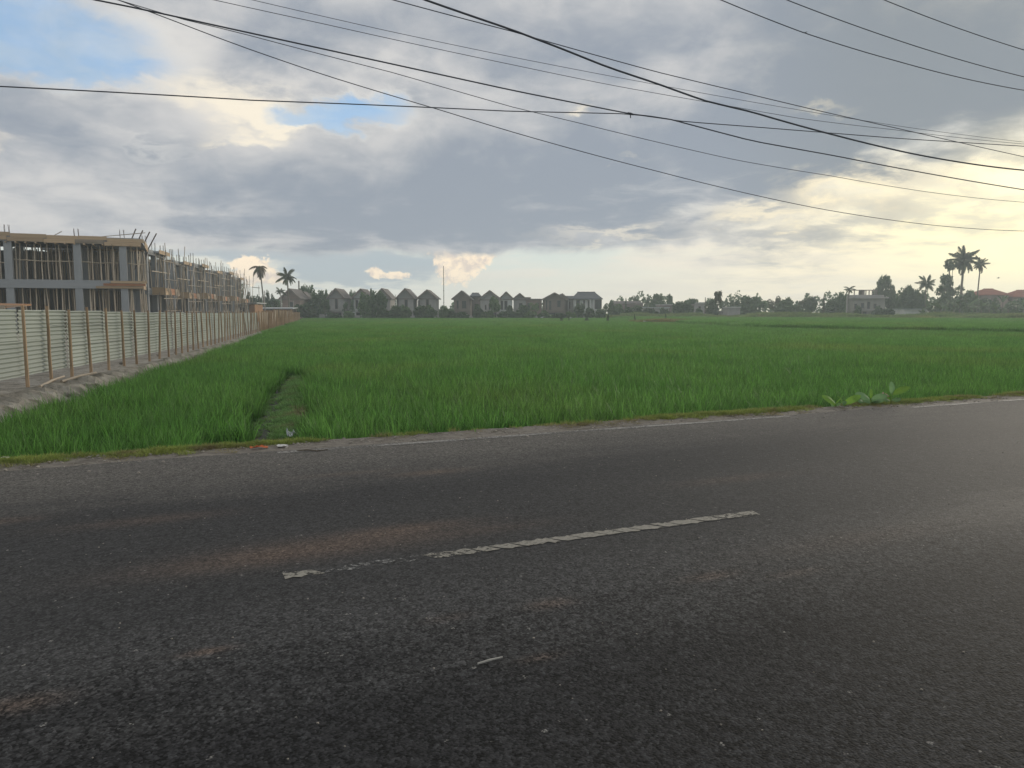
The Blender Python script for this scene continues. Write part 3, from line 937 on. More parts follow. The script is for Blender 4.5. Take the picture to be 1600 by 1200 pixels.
for zf, amp in ((0.80, 0.05), (0.48, 0.015)):
    mb = MB(); pts = []
    for i in range(9, 34):
        p, d = along(i * SP); nr = Vector((d.y, -d.x, 0)); k = random.uniform(0.2, 1.0)
        for q in range(5):
            pts.append(p + d * SP * q / 5 + nr * 0.065 - L0 + Vector((0, 0, fence_top(p.y) * zf - amp * k * math.sin(PI * q / 5))))
    mb.tube(pts, 0.004, 4); mb.build('tie_wire', MT['wire'], fence)

wf, _ = along(S_ZINC)
wfence = thing('board_fence', wf, 'brown board fence running on beyond the zinc sheets to the trees', 'fence')
mb = MB(); mb.box(0, 0.86, -0.012, 0.012, 0.12, 1.5); plank_me = mb.mesh('board', MT['zinc_old'])
n = int((S_END - S_ZINC) / 0.9)
for i in range(n):
    p, d = along(S_ZINC + i * 0.9); nr = Vector((d.y, -d.x, 0)); a = math.atan2(d.y, d.x)
    k = 1.0 + (0.10 if p.y > 75 else 0.0) - (0.0 if p.y < 110 else 0.16)
    o = link('board', plank_me, wfence, p - wf); o.rotation_euler = (random.gauss(0, 0.02), 0, a); o.scale.z = k * random.uniform(0.96, 1.03)
    o = link('post', random.choice(post_me), wfence, p + nr * 0.06 - wf); o.rotation_euler = (random.gauss(0, 0.02), random.gauss(0, 0.03), 0); o.scale = (1.25, 1.25, k * 1.0)

# ------------------------------------------------------------------ building site
mb = MB(); mb.tube([(0, 0, 0), (0.012, 0.006, 0.35), (-0.01, 0, 0.7), (0, 0, 1)], [0.042, 0.04, 0.037, 0.033], 5, cap=False)
prop_me = [mb.mesh('prop', MT['bamboo_pale']), mb.mesh('prop', MT['bamboo'])]
mb = MB(); mb.tube([(0, 0, 0), (-0.015, 0.01, 0.4), (0.012, 0, 0.75), (0, 0.01, 1)], [0.044, 0.041, 0.037, 0.032], 5, cap=False)
prop_me += [mb.mesh('prop', MT['bamboo_pale']), mb.mesh('prop', MT['bamboo'])]


def prop(parent, x, y, z0, z1, lean=0.03):
    o = link('prop', random.choice(prop_me), parent, (x, y, z0))
    o.rotation_euler = (random.gauss(0, lean), random.gauss(0, lean), random.uniform(0, 6))
    o.scale = (1, 1, (z1 - z0))
    return o


def unit_box(name, m):
    mb = MB(); mb.box(-0.5, 0.5, -0.5, 0.5, 0, 1); return mb.mesh(name, m)


COLM = {}
def block(parent, name, x0, x1, y0, y1, z0, z1, m):
    """a box part that shares one mesh per name and material"""
    k = (name, m.name)
    if k not in COLM: COLM[k] = unit_box(name, m)
    o = link(name, COLM[k], parent, ((x0 + x1) / 2, (y0 + y1) / 2, z0))
    o.scale = (x1 - x0, y1 - y0, z1 - z0)
    return o


rb = MB()
for (x, y) in ((-0.14, -0.14), (0.14, -0.14), (0.14, 0.14), (-0.14, 0.14)):
    rb.tube([(x, y, 0), (x + 0.02, y, 0.4), (x + random.uniform(-0.05, 0.05), y, 0.75)], 0.016, 4)
rebar_me = rb.mesh('rebar', MT['steel'])

# the long block facing the road
ca = at(196, 488, 59.0)
big = thing('unfinished_block', (ca.x, ca.y, 0), 'large two storey concrete frame under construction, front full of bamboo props', 'building',
            rz=math.atan2(-0.39, -0.92))
Z1a, Z1b, Z2a, Z2b = 3.28, 3.90, 6.62, 7.18
XE = 17.5
cols_x = [0.0, 3.05, 7.45, 11.6, 15.8]
for x in cols_x:
    for y in (-0.30, -4.6, -9.0):
        block(big, 'column', x - 0.25, x + 0.25, y - 0.24, y + 0.24, 0.0, Z1a, MT['concrete'])
        block(big, 'column', x - 0.25, x + 0.25, y - 0.24, y + 0.24, Z1b, Z2a, MT['concrete'])
    o = link('rebar', rebar_me, big, (x, -0.3, Z2b - 0.02))
    o.scale = (1, 1, random.uniform(0.7, 1.0))
block(big, 'floor_slab', -1.2, XE, -10.0, -0.02, Z1b - 0.18, Z1b, MT['concrete'])
block(big, 'floor_beam', 1.05, XE, -0.45, 0.0, Z1a, Z1b - 0.183, MT['concrete'])
block(big, 'roof_slab', -1.3, XE, -10.0, -0.02, Z2b - 0.26, Z2b - 0.06, MT['concrete'])
block(big, 'roof_beam', -0.3, XE, -0.42, -0.04, Z2a, Z2b - 0.263, MT['plaster'])
block(big, 'back_wall', 0.6, XE, -10.0, -9.8, 0, Z2a, MT['plaster'])  # wall added to block light from behind and darken the interior
# formwork boards along the roof edge, two uneven courses
x = -1.5
while x < XE:
    l = random.uniform(1.7, 2.6)
    hi_ = Z2b - 0.02 + random.uniform(-0.09, 0.12) - (0.16 if x < -0.2 else 0) + (0.12 if 3 < x < 7 else 0)
    block(big, 'formwork_board', x, x + l - 0.02, 0.03, 0.07, hi_ - 0.27, hi_, MT['board'])
    block(big, 'formwork_board', x + 0.2, x + 0.2 + l - 0.02, 0.035, 0.08, hi_ - 0.56, hi_ - 0.28, MT['zinc_old'] if random.random() < 0.4 else MT['board'])
    x += l
for y in np.arange(-1.2, -6, -1.3):
    block(big, 'formwork_board', -1.56, -1.52, y, y + 1.28, Z2b - 0.75, Z2b - 0.22, MT['board'])
for k in range(3):
    block(big, 'formwork_board', -1.35 - 0.12 * k, 1.9 - 0.5 * k, 0.04 + 0.02 * k, 0.08 + 0.02 * k, Z1a + 0.02 + 0.2 * k, Z1a + 0.2 + 0.2 * k, MT['board_red'] if k == 1 else MT['board'])
for y in np.arange(-1.2, -5, -1.3):
    block(big, 'formwork_board', -1.36, -1.32, y, y + 1.28, Z1a, Z1b + 0.02, MT['board'])
# joist ends below the roof boards
for x in np.arange(-1.2, XE, 0.62):
    block(big, 'joist', x, x + 0.09, -1.6, 0.16, Z2a - 0.11, Z2a - 0.005, MT['board'])
for (z0, z1) in ((0.0, Z1a), (Z1b, Z2a - 0.11)):
    for j, y in enumerate((-0.62, -1.5, -2.7, -4.0)):
        for x in np.arange(-1.0, XE - 0.5, (0.43, 0.58, 0.9, 1.2)[j]):
            xx = x + random.uniform(-0.12, 0.12)
            if min(abs(xx - c) for c in cols_x) < 0.34 and j < 1: continue
            prop(big, xx, y + random.uniform(-0.2, 0.2), z0, z1, 0.022).data = prop_me[(0, 2)[random.random() < .5]] if j == 0 else prop_me[1 + 2 * (random.random() < .5)]
    for x in np.arange(-1.5, 0.1, 0.42):
        prop(big, x + random.uniform(-0.1, 0.1), random.uniform(-0.2, -0.05), z0, z1 - (0.3 if z0 > 1 else 0), 0.05)
    for y in np.arange(-1.0, -5, -0.6):
        prop(big, -1.3 + random.uniform(-0.15, 0.15), y, z0, z1 - 0.3, 0.05)
mb = MB()
for (z0, z1) in ((0.0, Z1a), (Z1b, Z2a)):
    for y in np.arange(-5.2, -9.4, -1.0):
        for x in np.arange(0.2, XE, 0.8):
            xx, yy = x + random.uniform(-.15, .15), y + random.uniform(-.2, .2)
            mb.tube([(xx, yy, z0), (xx + random.gauss(0, .1), yy + random.gauss(0, .1), z1)], [0.05, 0.04], 4, cap=False)
tag(mb.build('rear_props', MT['bamboo'], big), kind='stuff')
for (z, xa, xb) in ((5.25, 0.4, 2.9), (5.3, 3.3, 7.2), (5.1, 7.7, 11.4), (5.2, -1.6, -0.2), (1.9, 7.7, 15)):
    mb = MB(); mb.tube([(xa, -0.5, z), ((xa + xb) / 2, -0.5, z - 0.03), (xb, -0.5, z + 0.06)], 0.042, 5); mb.build('ledger', MT['bamboo_pale'], big)
for (xa, xb, z) in ((-1.6, 1.9, Z2b + 0.42), (4.0, 4.6, Z2b + 0.3), (8.6, 13.0, Z2b + 0.12)):
    mb = MB(); mb.tube([(xa, -0.4, z), (xb, -0.5, Z2b - 0.05)], 0.03, 5); mb.build('loose_pole', MT['bamboo'], big)

# the row of smaller frames going away behind the fence
S = Vector((-0.2, 0.98, 0)).normalized()


def make_unit(label):
    u = thing('unfinished_house', (0, 0, 0), label, 'building', 'row of unfinished concrete houses behind the fence', rz=math.atan2(S.y, S.x))
    za, zb, zc, zd = 3.1, 3.62, 6.6, 7.05
    cx_ = (0.0, 3.1, 6.3)
    for x in cx_:
        for y in (0.25, 4.2, 8.0):
            block(u, 'column', x - 0.22, x + 0.22, y - 0.22, y + 0.22, 0, za, MT['concrete'])
            block(u, 'column', x - 0.22, x + 0.22, y - 0.22, y + 0.22, zb, zc, MT['concrete'])
            if y < 5:
                o = link('rebar', rebar_me, u, (x, y, zd - 0.02)); o.scale.z = random.uniform(0.8, 1.5)
    block(u, 'floor_slab', -0.3, 6.6, 0.0, 8.4, za + 0.2, zb, MT['concrete'])
    block(u, 'floor_beam', -0.28, 6.58, 0.02, 0.4, za - 0.05, za + 0.197, MT['concrete'])
    block(u, 'roof_slab', -0.3, 6.6, 0.0, 8.4, zc + 0.2, zd, MT['concrete'])
    block(u, 'roof_beam', -0.28, 6.58, 0.02, 0.4, zc, zc + 0.197, MT['plaster'])
    block(u, 'end_wall', -0.26, -0.16, 0.05, 2.2, 0, za + 0.19, MT['concrete'])
    block(u, 'end_wall', -0.26, -0.16, 0.05, 1.5, zb, zc + 0.19, MT['concrete'])
    block(u, 'end_wall', 6.2, 6.4, 3.5, 8.2, zb, zc + 0.19, MT['plaster'])
    block(u, 'end_wall', 6.2, 6.4, 0.5, 8.2, 0, za + 0.19, MT['plaster'])
    for k in range(3):
        block(u, 'formwork_board', 0.9 + k * 1.9, 2.75 + k * 1.9, -1.15, -1.11, za - 0.05 + 0.04 * (k % 2), zb + 0.05, (MT['board'], MT['board_red'], MT['zinc_old'])[k])
    block(u, 'formwork_board', 0.85, 0.89, -1.1, -0.02, za - 0.05, zb + 0.1, MT['board'])
    block(u, 'balcony_slab', 0.9, 6.5, -1.10, -0.005, za + 0.22, zb - 0.05, MT['concrete'])
    for k in range(2):
        block(u, 'formwork_board', -0.36, -0.32, 0.2 + 2.1 * k, 2.2 + 2.1 * k, zc + 0.16, zd + 0.06 * k, MT['board'])
        block(u, 'formwork_board', 2.4 + 2.1 * k, 4.45 + 2.1 * k, -0.42, -0.38, zc + 0.2, zd + 0.1, MT['board'])
    block(u, 'canopy_slab', 2.4, 6.55, -0.375, -0.003, zc + 0.24, zd - 0.03, MT['concrete'])
    for (z0, z1) in ((0.0, za + 0.2), (zb, zc + 0.2)):
        for x in np.arange(0.5, 6.6, 0.85): prop(u, x + random.uniform(-.2, .2), random.uniform(-0.2, -0.05) if z0 > 1 else random.uniform(-1.0, -0.3), z0, z1, 0.05)
        for y in np.arange(1.6, 8, 1.0): prop(u, -0.25 + random.uniform(-.1, .1), y, z0, z1, 0.05)
        for x in np.arange(1, 6.5, 1.6): prop(u, x, random.uniform(1, 4), z0, z1, 0.03)
    for (xa, xb, z0, z1) in ((0.2, 2.6, 0.0, 3.2), (3.0, 5.6, 0.2, 3.4), (1.2, 3.4, 3.4, 6.8), (6.2, 4.2, 3.2, 6.6)):
        mb = MB(); mb.tube([(xa, -1.25, z0), ((xa + xb) / 2, -1.2, (z0 + z1) / 2), (xb, -1.25, z1)], 0.042, 5); mb.build('brace', MT['bamboo'], u)
    for z in (1.6, 2.7, 4.4, 6.0):
        mb = MB(); mb.tube([(-0.6, -1.3, z), (6.9, -1.28, z + 0.1)], 0.036, 5); mb.build('ledger', MT['bamboo'], u)
    for x in (0.3, 1.4, 2.4, 3.2, 4.3, 5.2, 5.9):
        o = prop(u, x, -1.45, 0, random.uniform(5.8, 8.0), 0.03); o.rotation_euler.x -= 0.08
    mb = MB(); mb.tube([(-0.3, -0.35, 5.1), (6.5, -0.35, 5.2)], 0.04, 5); mb.build('ledger', MT['bamboo_pale'], u)
    return u


nth = ['nearest unfinished grey house of the row, tall rebar leaning out of its corner',
       'second unfinished grey house of the row behind the fence',
       'third unfinished grey house of the row behind the fence',
       'fourth unfinished grey house of the row behind the fence',
       'fifth unfinished grey house of the row, next to last before the low white hut',
       'last unfinished grey house at the far end of the row, beside the low white hut']
unit0 = make_unit(nth[0])
for i in range(6):
    u = unit0 if i == 0 else copy_tree(unit0)
    p = Vector((-31.9, 68.0, 0)) + S * (10.1 * i)
    u.location = p; u['label'] = nth[i]
    u.scale.z = (1.0, 0.955, 1.0, 0.965, 1.02, 0.97)[i]
for k in range(4):
    mb = MB(); y = 1.5 - 0.55 * k
    mb.tube([(-0.2, y + 0.7, 5.6 - .3 * k), (-0.35, y, 7.0), (-0.45, y - 0.75, 8.7 - 0.12 * k)], 0.055, 5)
    mb.build('starter_bar', MT['steel'], unit0)

# site sheds behind the fence
sp = at(4, 480, 34)
sh = thing('site_shelter', (sp.x, sp.y, 0), 'low brown lean-to roof on sticks just behind the zinc fence', 'shelter')
block(sh, 'roof', -2.6, 0.72, -0.9, 0.9, 1.78, 1.86, MT['ochre']).rotation_euler = (0.06, 0.02, 0)
block(sh, 'fascia', -2.6, 0.72, -0.96, -0.91, 1.60, 1.80, MT['bamboo'])
for x in (-2.3, 0.5):
    for y in (-0.8, 0.8): block(sh, 'leg', x - 0.04, x + 0.04, y - 0.04, y + 0.04, 0, 1.75, MT['bamboo'])
block(sh, 'crossbar', 0.74, 1.6, -0.93, -0.87, 1.74, 1.79, MT['bamboo'])

hp = at(384, 488, 124)
hut = thing('site_hut', (hp.x, hp.y, 0), 'low pale site hut with dark windows at the end of the unfinished row', 'hut')
mb = MB(); mb.box(-2.6, 1.2, -2, 2, 0, 2.9); mb.build('wall', MT['wall_white'], hut)
mb = MB(); mb.box(1.22, 2.1, -1.9, 2, 0, 2.75); mb.build('side_wall', MT['ochre'], hut)
mb = MB(); mb.box(-2.9, 2.6, -2.4, 2.4, 2.9, 3.02); mb.build('roof', MT['roof_tin'], hut)
for x in (-2.3, -1.2, -0.2):
    f = block(hut, 'window', x, x + 0.85, -2.06, -2.003, 1.2, 2.3, MT['wall_brown'])
    mb = MB(); mb.box(x + 0.07, x + 0.78, -2.075, -2.062, 1.27, 2.23); pn = mb.build('pane', MT['dark'], hut); pn.name = 'window_pane'
hp = at(420, 488, 132)
hut = thing('open_shed', (hp.x, hp.y, 0), 'long low open shed with a thin tin roof behind the far end of the fence', 'shed')
mb = MB(); mb.box(-4.6, 4.6, -1.6, 1.6, 2.15, 2.27); r_ = mb.build('roof', MT['roof_tin'], hut); r_.rotation_euler = (0.05, 0, 0)
mb = MB(); mb.box(-4.4, 4.4, 1.2, 1.35, 0, 2.0); mb.build('back_wall', MT['wall_brown'], hut)
for x in (-4.2, -1.4, 1.4, 4.2): block(hut, 'leg', x - .08, x + .08, -1.45, -1.3, 0, 2.1, MT['ochre'])
block(hut, 'side_panel', -0.6, 1.2, -1.29, -1.2, 0, 1.9, MT['ochre']); block(hut, 'side_panel', 2.4, 4.1, -1.29, -1.2, 0, 1.7, MT['ochre'])

# ------------------------------------------------------------------ houses across the paddy
def px_x(px, d): return at(px, 488, d).x
def px_z(py, d): return CAM_H + (488 - py) / FPX * d * 1.009


def window(h, x0, x1, y, z0, z1, frame, name='window'):
    mb = MB(); t = 0.10
    for b in ((x0, x1, z0, z0 + t), (x0, x1, z1 - t, z1), (x0, x0 + t, z0 + t, z1 - t), (x1 - t, x1, z0 + t, z1 - t)):
        mb.box(b[0], b[1], y - 0.09, y - 0.002, b[2], b[3])
    f = mb.build(name, frame, h)
    mb = MB(); mb.box(x0 + t, x1 - t, y - 0.05, y - 0.004, z0 + t, z1 - t); mb.build('pane', MT['dark'], f)
    return f


def gable_house(pl, pr, pe, pa, d, label, wall, roof, group='gabled houses across the paddy', deep=7.5, wl=None, openings=None, base=None):
    """house with its gable to the road: pl, pr, pe = ends and level of the eaves, pa = level of the ridge"""
    xc = px_x((pl + pr) / 2, d); w = (pr - pl) / FPX * d; ze, za = px_z(pe, d), px_z(pa, d)
    h = thing('gabled_house', (xc, d, 0), label, 'house', group)
    ww = w / 2 * 0.80; zw = za - (za - ze) * (ww / (w / 2))
    mb = MB()
    vs = []
    for y in (0, deep): vs += [(-ww, y, -0.3), (ww, y, -0.3), (ww, y, zw - 0.14), (0, y, za - 0.14), (-ww, y, zw - 0.14)]
    mb.add(vs, [(0, 1, 2, 3, 4), (9, 8, 7, 6, 5), (0, 5, 6, 1), (1, 6, 7, 2), (2, 7, 8, 3), (3, 8, 9, 4), (4, 9, 5, 0)])
    mb.build('wall', wall, h)
    mb = MB(); hw = w / 2; th = 0.2
    for sx in (-1, 1):
        vs = [(0, -0.9, za), (sx * hw, -0.9, ze), (sx * hw, deep + .5, ze), (0, deep + .5, za)]
        vs += [(x, y, z - th) for (x, y, z) in vs]
        fs = [(0, 1, 2, 3), (7, 6, 5, 4), (0, 4, 5, 1), (1, 5, 6, 2), (2, 6, 7, 3)]
        mb.add(vs, fs if sx < 0 else [tuple(reversed(f)) for f in fs])
    mb.build('roof', roof, h)
    mb = MB()
    for sx in (-1, 1): mb.bar((0, -0.94, za - 0.14), (sx * hw, -0.94, ze - 0.14), 0.06, 0.3)
    mb.build('barge_board', MT['wall_brown'], h)
    mb = MB(); mb.box(-ww - .05, ww + .05, -0.12, -0.004, ze - 0.25, ze - 0.02); mb.build('tie_beam', MT['wall_brown'], h)
    mb = MB(); mb.box(-ww - .08, ww + .08, -0.35, -0.006, 1.75, 2.1); mb.build('balcony_beam', base or wall, h)
    for (a, b, z0, z1) in openings or ((-0.2, 0.2, 2.2, 4.0),): window(h, a * w, b * w, 0, z0, z1, MT['wall_brown'], 'window' if z0 > 2.3 else 'door')
    for sx in (-1, 1): block(h, 'corner_post', sx * ww - .1, sx * ww + .1, -0.2, -0.01, -0.3, min(1.74, 9), wall)
    window(h, -0.28 * w, 0.28 * w, 0, 0.1, 1.5, MT['wall_brown'])
    return h


def side_house(pl, pr, pe, ra, rb_, pa, d, label, wall, roof, group='gabled houses across the paddy', deep=6.0, openings=(), pillars=(), wallpx=None):
    """house with its ridge along the road: eaves pl..pr at pe, ridge ra..rb at pa"""
    xc = px_x((pl + pr) / 2, d); k = d / FPX; hw = (pr - pl) / 2 * k; ze, za = px_z(pe, d), px_z(pa, d)
    h = thing('side_roof_house', (xc, d, 0), label, 'house', group)
    a, b = (ra - (pl + pr) / 2) * k, (rb_ - (pl + pr) / 2) * k
    ww = hw * 0.9
    mb = MB(); mb.box(-ww, ww, 0, deep, -0.3, ze - 0.05); mb.build('wall', wall, h)
    mb = MB(); m2 = deep / 2
    vs = [(-hw, -.8, ze), (hw, -.8, ze), (hw, deep + .8, ze), (-hw, deep + .8, ze), (a, m2, za), (b, m2, za)]
    vs += [(x, y, z - 0.18) for (x, y, z) in vs[:4]]
    mb.add(vs, [(0, 1, 5, 4), (1, 2, 5), (2, 3, 4, 5), (3, 0, 4), (0, 6, 7, 1), (1, 7, 8, 2), (2, 8, 9, 3), (3, 9, 6, 0), (9, 8, 7, 6)])
    mb.build('roof', roof, h)
    mb = MB(); mb.box(a - .1, b + .1, m2 - .12, m2 + .12, za - .06, za + .09); mb.build('ridge_cap', roof, h)
    for (q0, q1, z0, z1) in openings: window(h, (q0 - (pl + pr) / 2) * k, (q1 - (pl + pr) / 2) * k, 0, z0, z1, MT['wall_brown'], 'window' if z1 - z0 < 1.6 else 'door')
    for q in pillars:
        x = (q - (pl + pr) / 2) * k; block(h, 'pillar', x - .14, x + .14, -0.62, -0.36, -0.3, ze - 0.19, MT['wall_white'])
    mb = MB(); mb.box(-ww, ww, -0.5, -0.005, 1.9, 2.2); mb.build('balcony_slab', wall, h)
    return h


WB, WG, WW, WP = MT['wall_brown'], MT['wall_grey'], MT['wall_white'], MT['wall_pink']
RG, RB = MT['roof_grey'], MT['roof_brown']
gable_house(438, 472, 467, 451.5, 170, 'brown gabled house with a rosy lower wall behind the right palm and the fence end', WP, RB, openings=((-0.08, 0.12, 2.6, 3.8),))
gable_house(463, 489, 470, 456, 178, 'second roof leaning out behind the rosy house, mostly behind the big round tree', WG, RB)
gable_house(512, 540, 466, 451, 172, 'grey gabled house with one tall dark door, left of the dark bushy tree', WG, RB, openings=((-0.09, 0.09, 2.2, 4.6),))
gable_house(550, 580, 466.5, 451.5, 176, 'gabled house with a whitish wall showing left of the dark bushy tree', WW, RB, openings=((-0.30, -0.16, 2.3, 4.3),))
gable_house(583, 613, 467, 451, 176, 'gabled house half hidden by the right side of the dark bushy tree', WG, RB)
gable_house(619, 649, 466.5, 451, 170, 'grey gabled house standing clear, first of the pair left of the thin mast', WG, RB, openings=((-0.06, 0.12, 2.3, 4.3), (-0.45, -0.36, 2.3, 4.5)))
gable_house(652, 684, 466.5, 453, 170, 'grey gabled house with wide eaves, nearest to the thin mast on its left side', WG, RB, openings=((-0.08, 0.08, 2.3, 4.4), (-0.46, -0.37, 2.2, 4.2)))
gable_house(706, 738, 467.5, 454.5, 178, 'brown house with a blunt gable and two dark openings, right of the thin mast', WB, RG, openings=((-0.27, -0.15, 2.3, 4.2), (-0.02, 0.22, 2.3, 4.2)))
side_house(734, 752, 463, 737, 747, 458, 186, 'small grey roof between the blunt brown gable and the large grey gable', WB, RG, openings=((741, 746, 2.4, 3.6),))
gable_house(747, 784, 468, 454, 176, 'large grey roofed house with pale wall strips, behind the light green tree', WG, RG, openings=((-0.22, -0.14, 1.0, 3.2), (-0.06, 0.04, 0.8, 3.4)))
gable_house(779, 803, 467.5, 456, 180, 'small grey gable with a bright white wall panel', WW, RG, openings=((-0.36, -0.2, 1.6, 4.2), (-0.12, 0.08, 1.8, 4.2)))
gable_house(800, 824, 468, 458.5, 182, 'low blue grey gable right of the white walled gable', WG, RG, openings=((-0.05, 0.18, 2.6, 3.7),))
fl = at(834, 488, 184)
fh = thing('flat_house', (fl.x, fl.y, 0), 'low brown flat topped unit between the grey gables', 'house')
mb = MB(); mb.box(-2.2, 1.9, 0, 5, -0.3, 4.5); mb.build('wall', WP, fh)
mb = MB(); mb.box(-2.4, 2.1, -.3, 5.2, 4.5, 4.72); mb.build('roof', RB, fh)
mb = MB(); mb.box(-2.1, -0.7, 0.5, 3, 4.72, 5.1); mb.build('roof_box', RB, fh)
window(fh, -1.6, -0.8, 0, 2.2, 3.8, WB); window(fh, 0.4, 1.3, 0, 2.2, 3.8, WB)
gable_house(846, 886, 468, 457.5, 178, 'wide dark grey gabled house with tall windows, left of the long grey roof', WB, RG, openings=((-0.34, -0.26, 1.9, 4.4), (-0.22, -0.1, 2.0, 4.2), (0.1, 0.26, 2.6, 4.3)))
gable_house(868, 888, 467, 459, 183, 'narrow grey gable tucked against the wide dark grey one', WB, RG)
side_house(884, 902, 467, 886, 900, 463, 184, 'low connecting roof with white posts left of the long grey roof', WG, RG, pillars=(888, 892, 896), openings=((889, 891.5, 2.3, 4.0),))
side_house(895, 941, 467, 904, 931, 456.5, 178, 'long grey roofed house with white wall panels and dark openings, last of the row', WW, RG,
           openings=((900, 906, 2.0, 4.3), (911, 914, 2.0, 4.3), (918, 921, 2.0, 4.3), (929, 940, 1.8, 4.4)), pillars=(922, 927))
# boundary wall in front of them
bw = at(620, 488, 166)
bwall = thing('boundary_wall', (bw.x, bw.y, 0), 'low pale boundary wall at the foot of the gabled houses', 'wall')
for i in range(18):
    x0 = px_x(492 + 24 * i, 166) - bw.x; x1 = px_x(516 + 24 * i, 166) - bw.x
    if i in (4, 7, 11, 15): continue
    block(bwall, 'wall_panel', x0, x1 - 0.12, 0, 0.15, -0.3, 0.85 + 0.25 * (i % 3 == 0), WG)

# right of the houses
def plain_house(pl, pr, py, d, label, wall, roof, rise=0.9, windows=(), cat='house', deep=5, lo=-0.3, name='low_house'):
    x0, x1 = px_x(pl, d), px_x(pr, d); xc = (x0 + x1) / 2; hw = (x1 - x0) / 2; z = px_z(py, d)
    h = thing(name, (xc, d, 0), label, cat)
    mb = MB(); mb.box(-hw * .95, hw * .95, 0, deep, lo, z - rise); mb.build('wall', wall, h)
    mb = MB()
    if rise > 0.4:
        q = min(hw * 0.8, hw - 0.3)
        vs = [(-hw, -.5, z - rise), (hw, -.5, z - rise), (hw, deep + .5, z - rise), (-hw, deep + .5, z - rise), (-q, deep / 2, z), (q, deep / 2, z)]
        mb.add(vs, [(0, 1, 5, 4), (1, 2, 5), (2, 3, 4, 5), (3, 0, 4), (3, 2, 1, 0)])
    else: mb.box(-hw, hw, -.4, deep + .4, z - rise, z)
    mb.build('roof', roof, h)
    for (a, b, z0, z1) in windows: window(h, px_x(a, d) - xc, px_x(b, d) - xc, 0, z0, z1, WB)
    return h


plain_house(956, 1006, 470.5, 200, 'low dull brown roof behind the bushes right of the last grey house', WB, RB, 0.7)
plain_house(1002, 1046, 480, 190, 'long low pale wall behind the field bushes', WG, MT['roof_tin'], 0.25, cat='building')
plain_house(1030, 1051, 475.5, 194, 'small building with a flat pale roof above the long pale wall', WB, MT['wall_grey'], 0.3, ((1034, 1038, 1.6, 2.6),), cat='building')
plain_house(1076, 1103, 472.5, 192, 'pale house with dark gaps partly behind shrubs, beside the flat topped umbrella tree', WG, MT['wall_white'], 0.3, ((1080, 1084, 1.4, 3.2), (1091, 1095, 1.2, 3.0)))
plain_house(1100, 1140, 486, 185, 'very low pale wall at the foot of the round bush tree', WG, WG, 0.12, cat='wall', deep=0.3, name='low_wall')
plain_house(1136, 1157, 479.5, 178, 'small white flat roofed shed standing in the weeds', WG, MT['wall_white'], 0.18, (), cat='shed', name='white_shed')
plain_house(1410, 1447, 479, 190, 'low grey garden wall right of the building with the roof terrace', WG, WG, 0.15, cat='wall', deep=0.4, name='garden_wall')
plain_house(1412, 1450, 482.5, 176, 'low whitish kiosk roof under the dark block of trees', WW, MT['roof_tin'], 0.2, cat='building', name='kiosk')
# building with roof terrace
bp = at(1356, 488, 186); k = 186 / FPX
tb = thing('terrace_building', (bp.x, bp.y, 0), 'wide pale two storey building with a flat roof and a pergola on top', 'building')
zr = px_z(464.5, 186)
mb = MB(); mb.box(-24 * k, 26 * k, 0, 7, -0.3, zr - 0.35); mb.build('wall', mat('terrace_wall', (0.36, 0.34, 0.30), (0.27, 0.255, 0.23), 0.9, 0.4), tb)
mb = MB(); mb.box(-27.5 * k, 28 * k, -1.2, 8, zr - 0.35, zr); mb.build('roof', MT['wall_grey'], tb)
mb = MB(); mb.box(-22 * k, 24 * k, -0.06, 6, zr + 0.003, zr + 0.5); mb.build('parapet', WG, tb)
mb = MB(); mb.box(-21 * k, 16 * k, 0.6, 4, zr + 1.62, zr + 1.74); mb.build('pergola_top', MT['wall_brown'], tb)
for q in (-20, -7, -2, 3, 8, 12, 15): block(tb, 'pergola_post', q * k - .09, q * k + .09, .7, .88, zr + 0.5, zr + 1.62, WB)
mb = MB(); mb.box(-7 * k, -3.5 * k, 0.9, 3, zr + 0.5, zr + 1.6); mb.build('roof_room', WB, tb)
mb = MB(); mb.box(-24 * k, 26 * k, -0.9, -0.003, 1.9, 2.15); mb.build('balcony_slab', WG, tb)
for (a, b, z0, z1) in ((-22, -17, 2.3, 3.6), (-12, -6, 2.4, 3.8), (-2, 3, 2.3, 4.1), (8, 13, 2.4, 3.6), (-20, -14, 0.2, 1.6), (-8, -2, 0.2, 1.7), (6, 14, 0.2, 1.7)):
    window(tb, a * k, b * k, 0, z0, z1, WB)
# red roofs
for (pl, pr, ra, rb_, pe, pa, d, lb) in ((1527, 1577, 1546, 1560, 461, 451.5, 205, 'red hipped roof rising behind the banana plants'),
                                         (1578, 1630, 1598, 1612, 464, 453.5, 205, 'rightmost red roof, only its left slope showing')):
    side_house(pl, pr, pe, ra, rb_, pa, d, lb, WP, MT['roof_red'], 'red roofed houses')

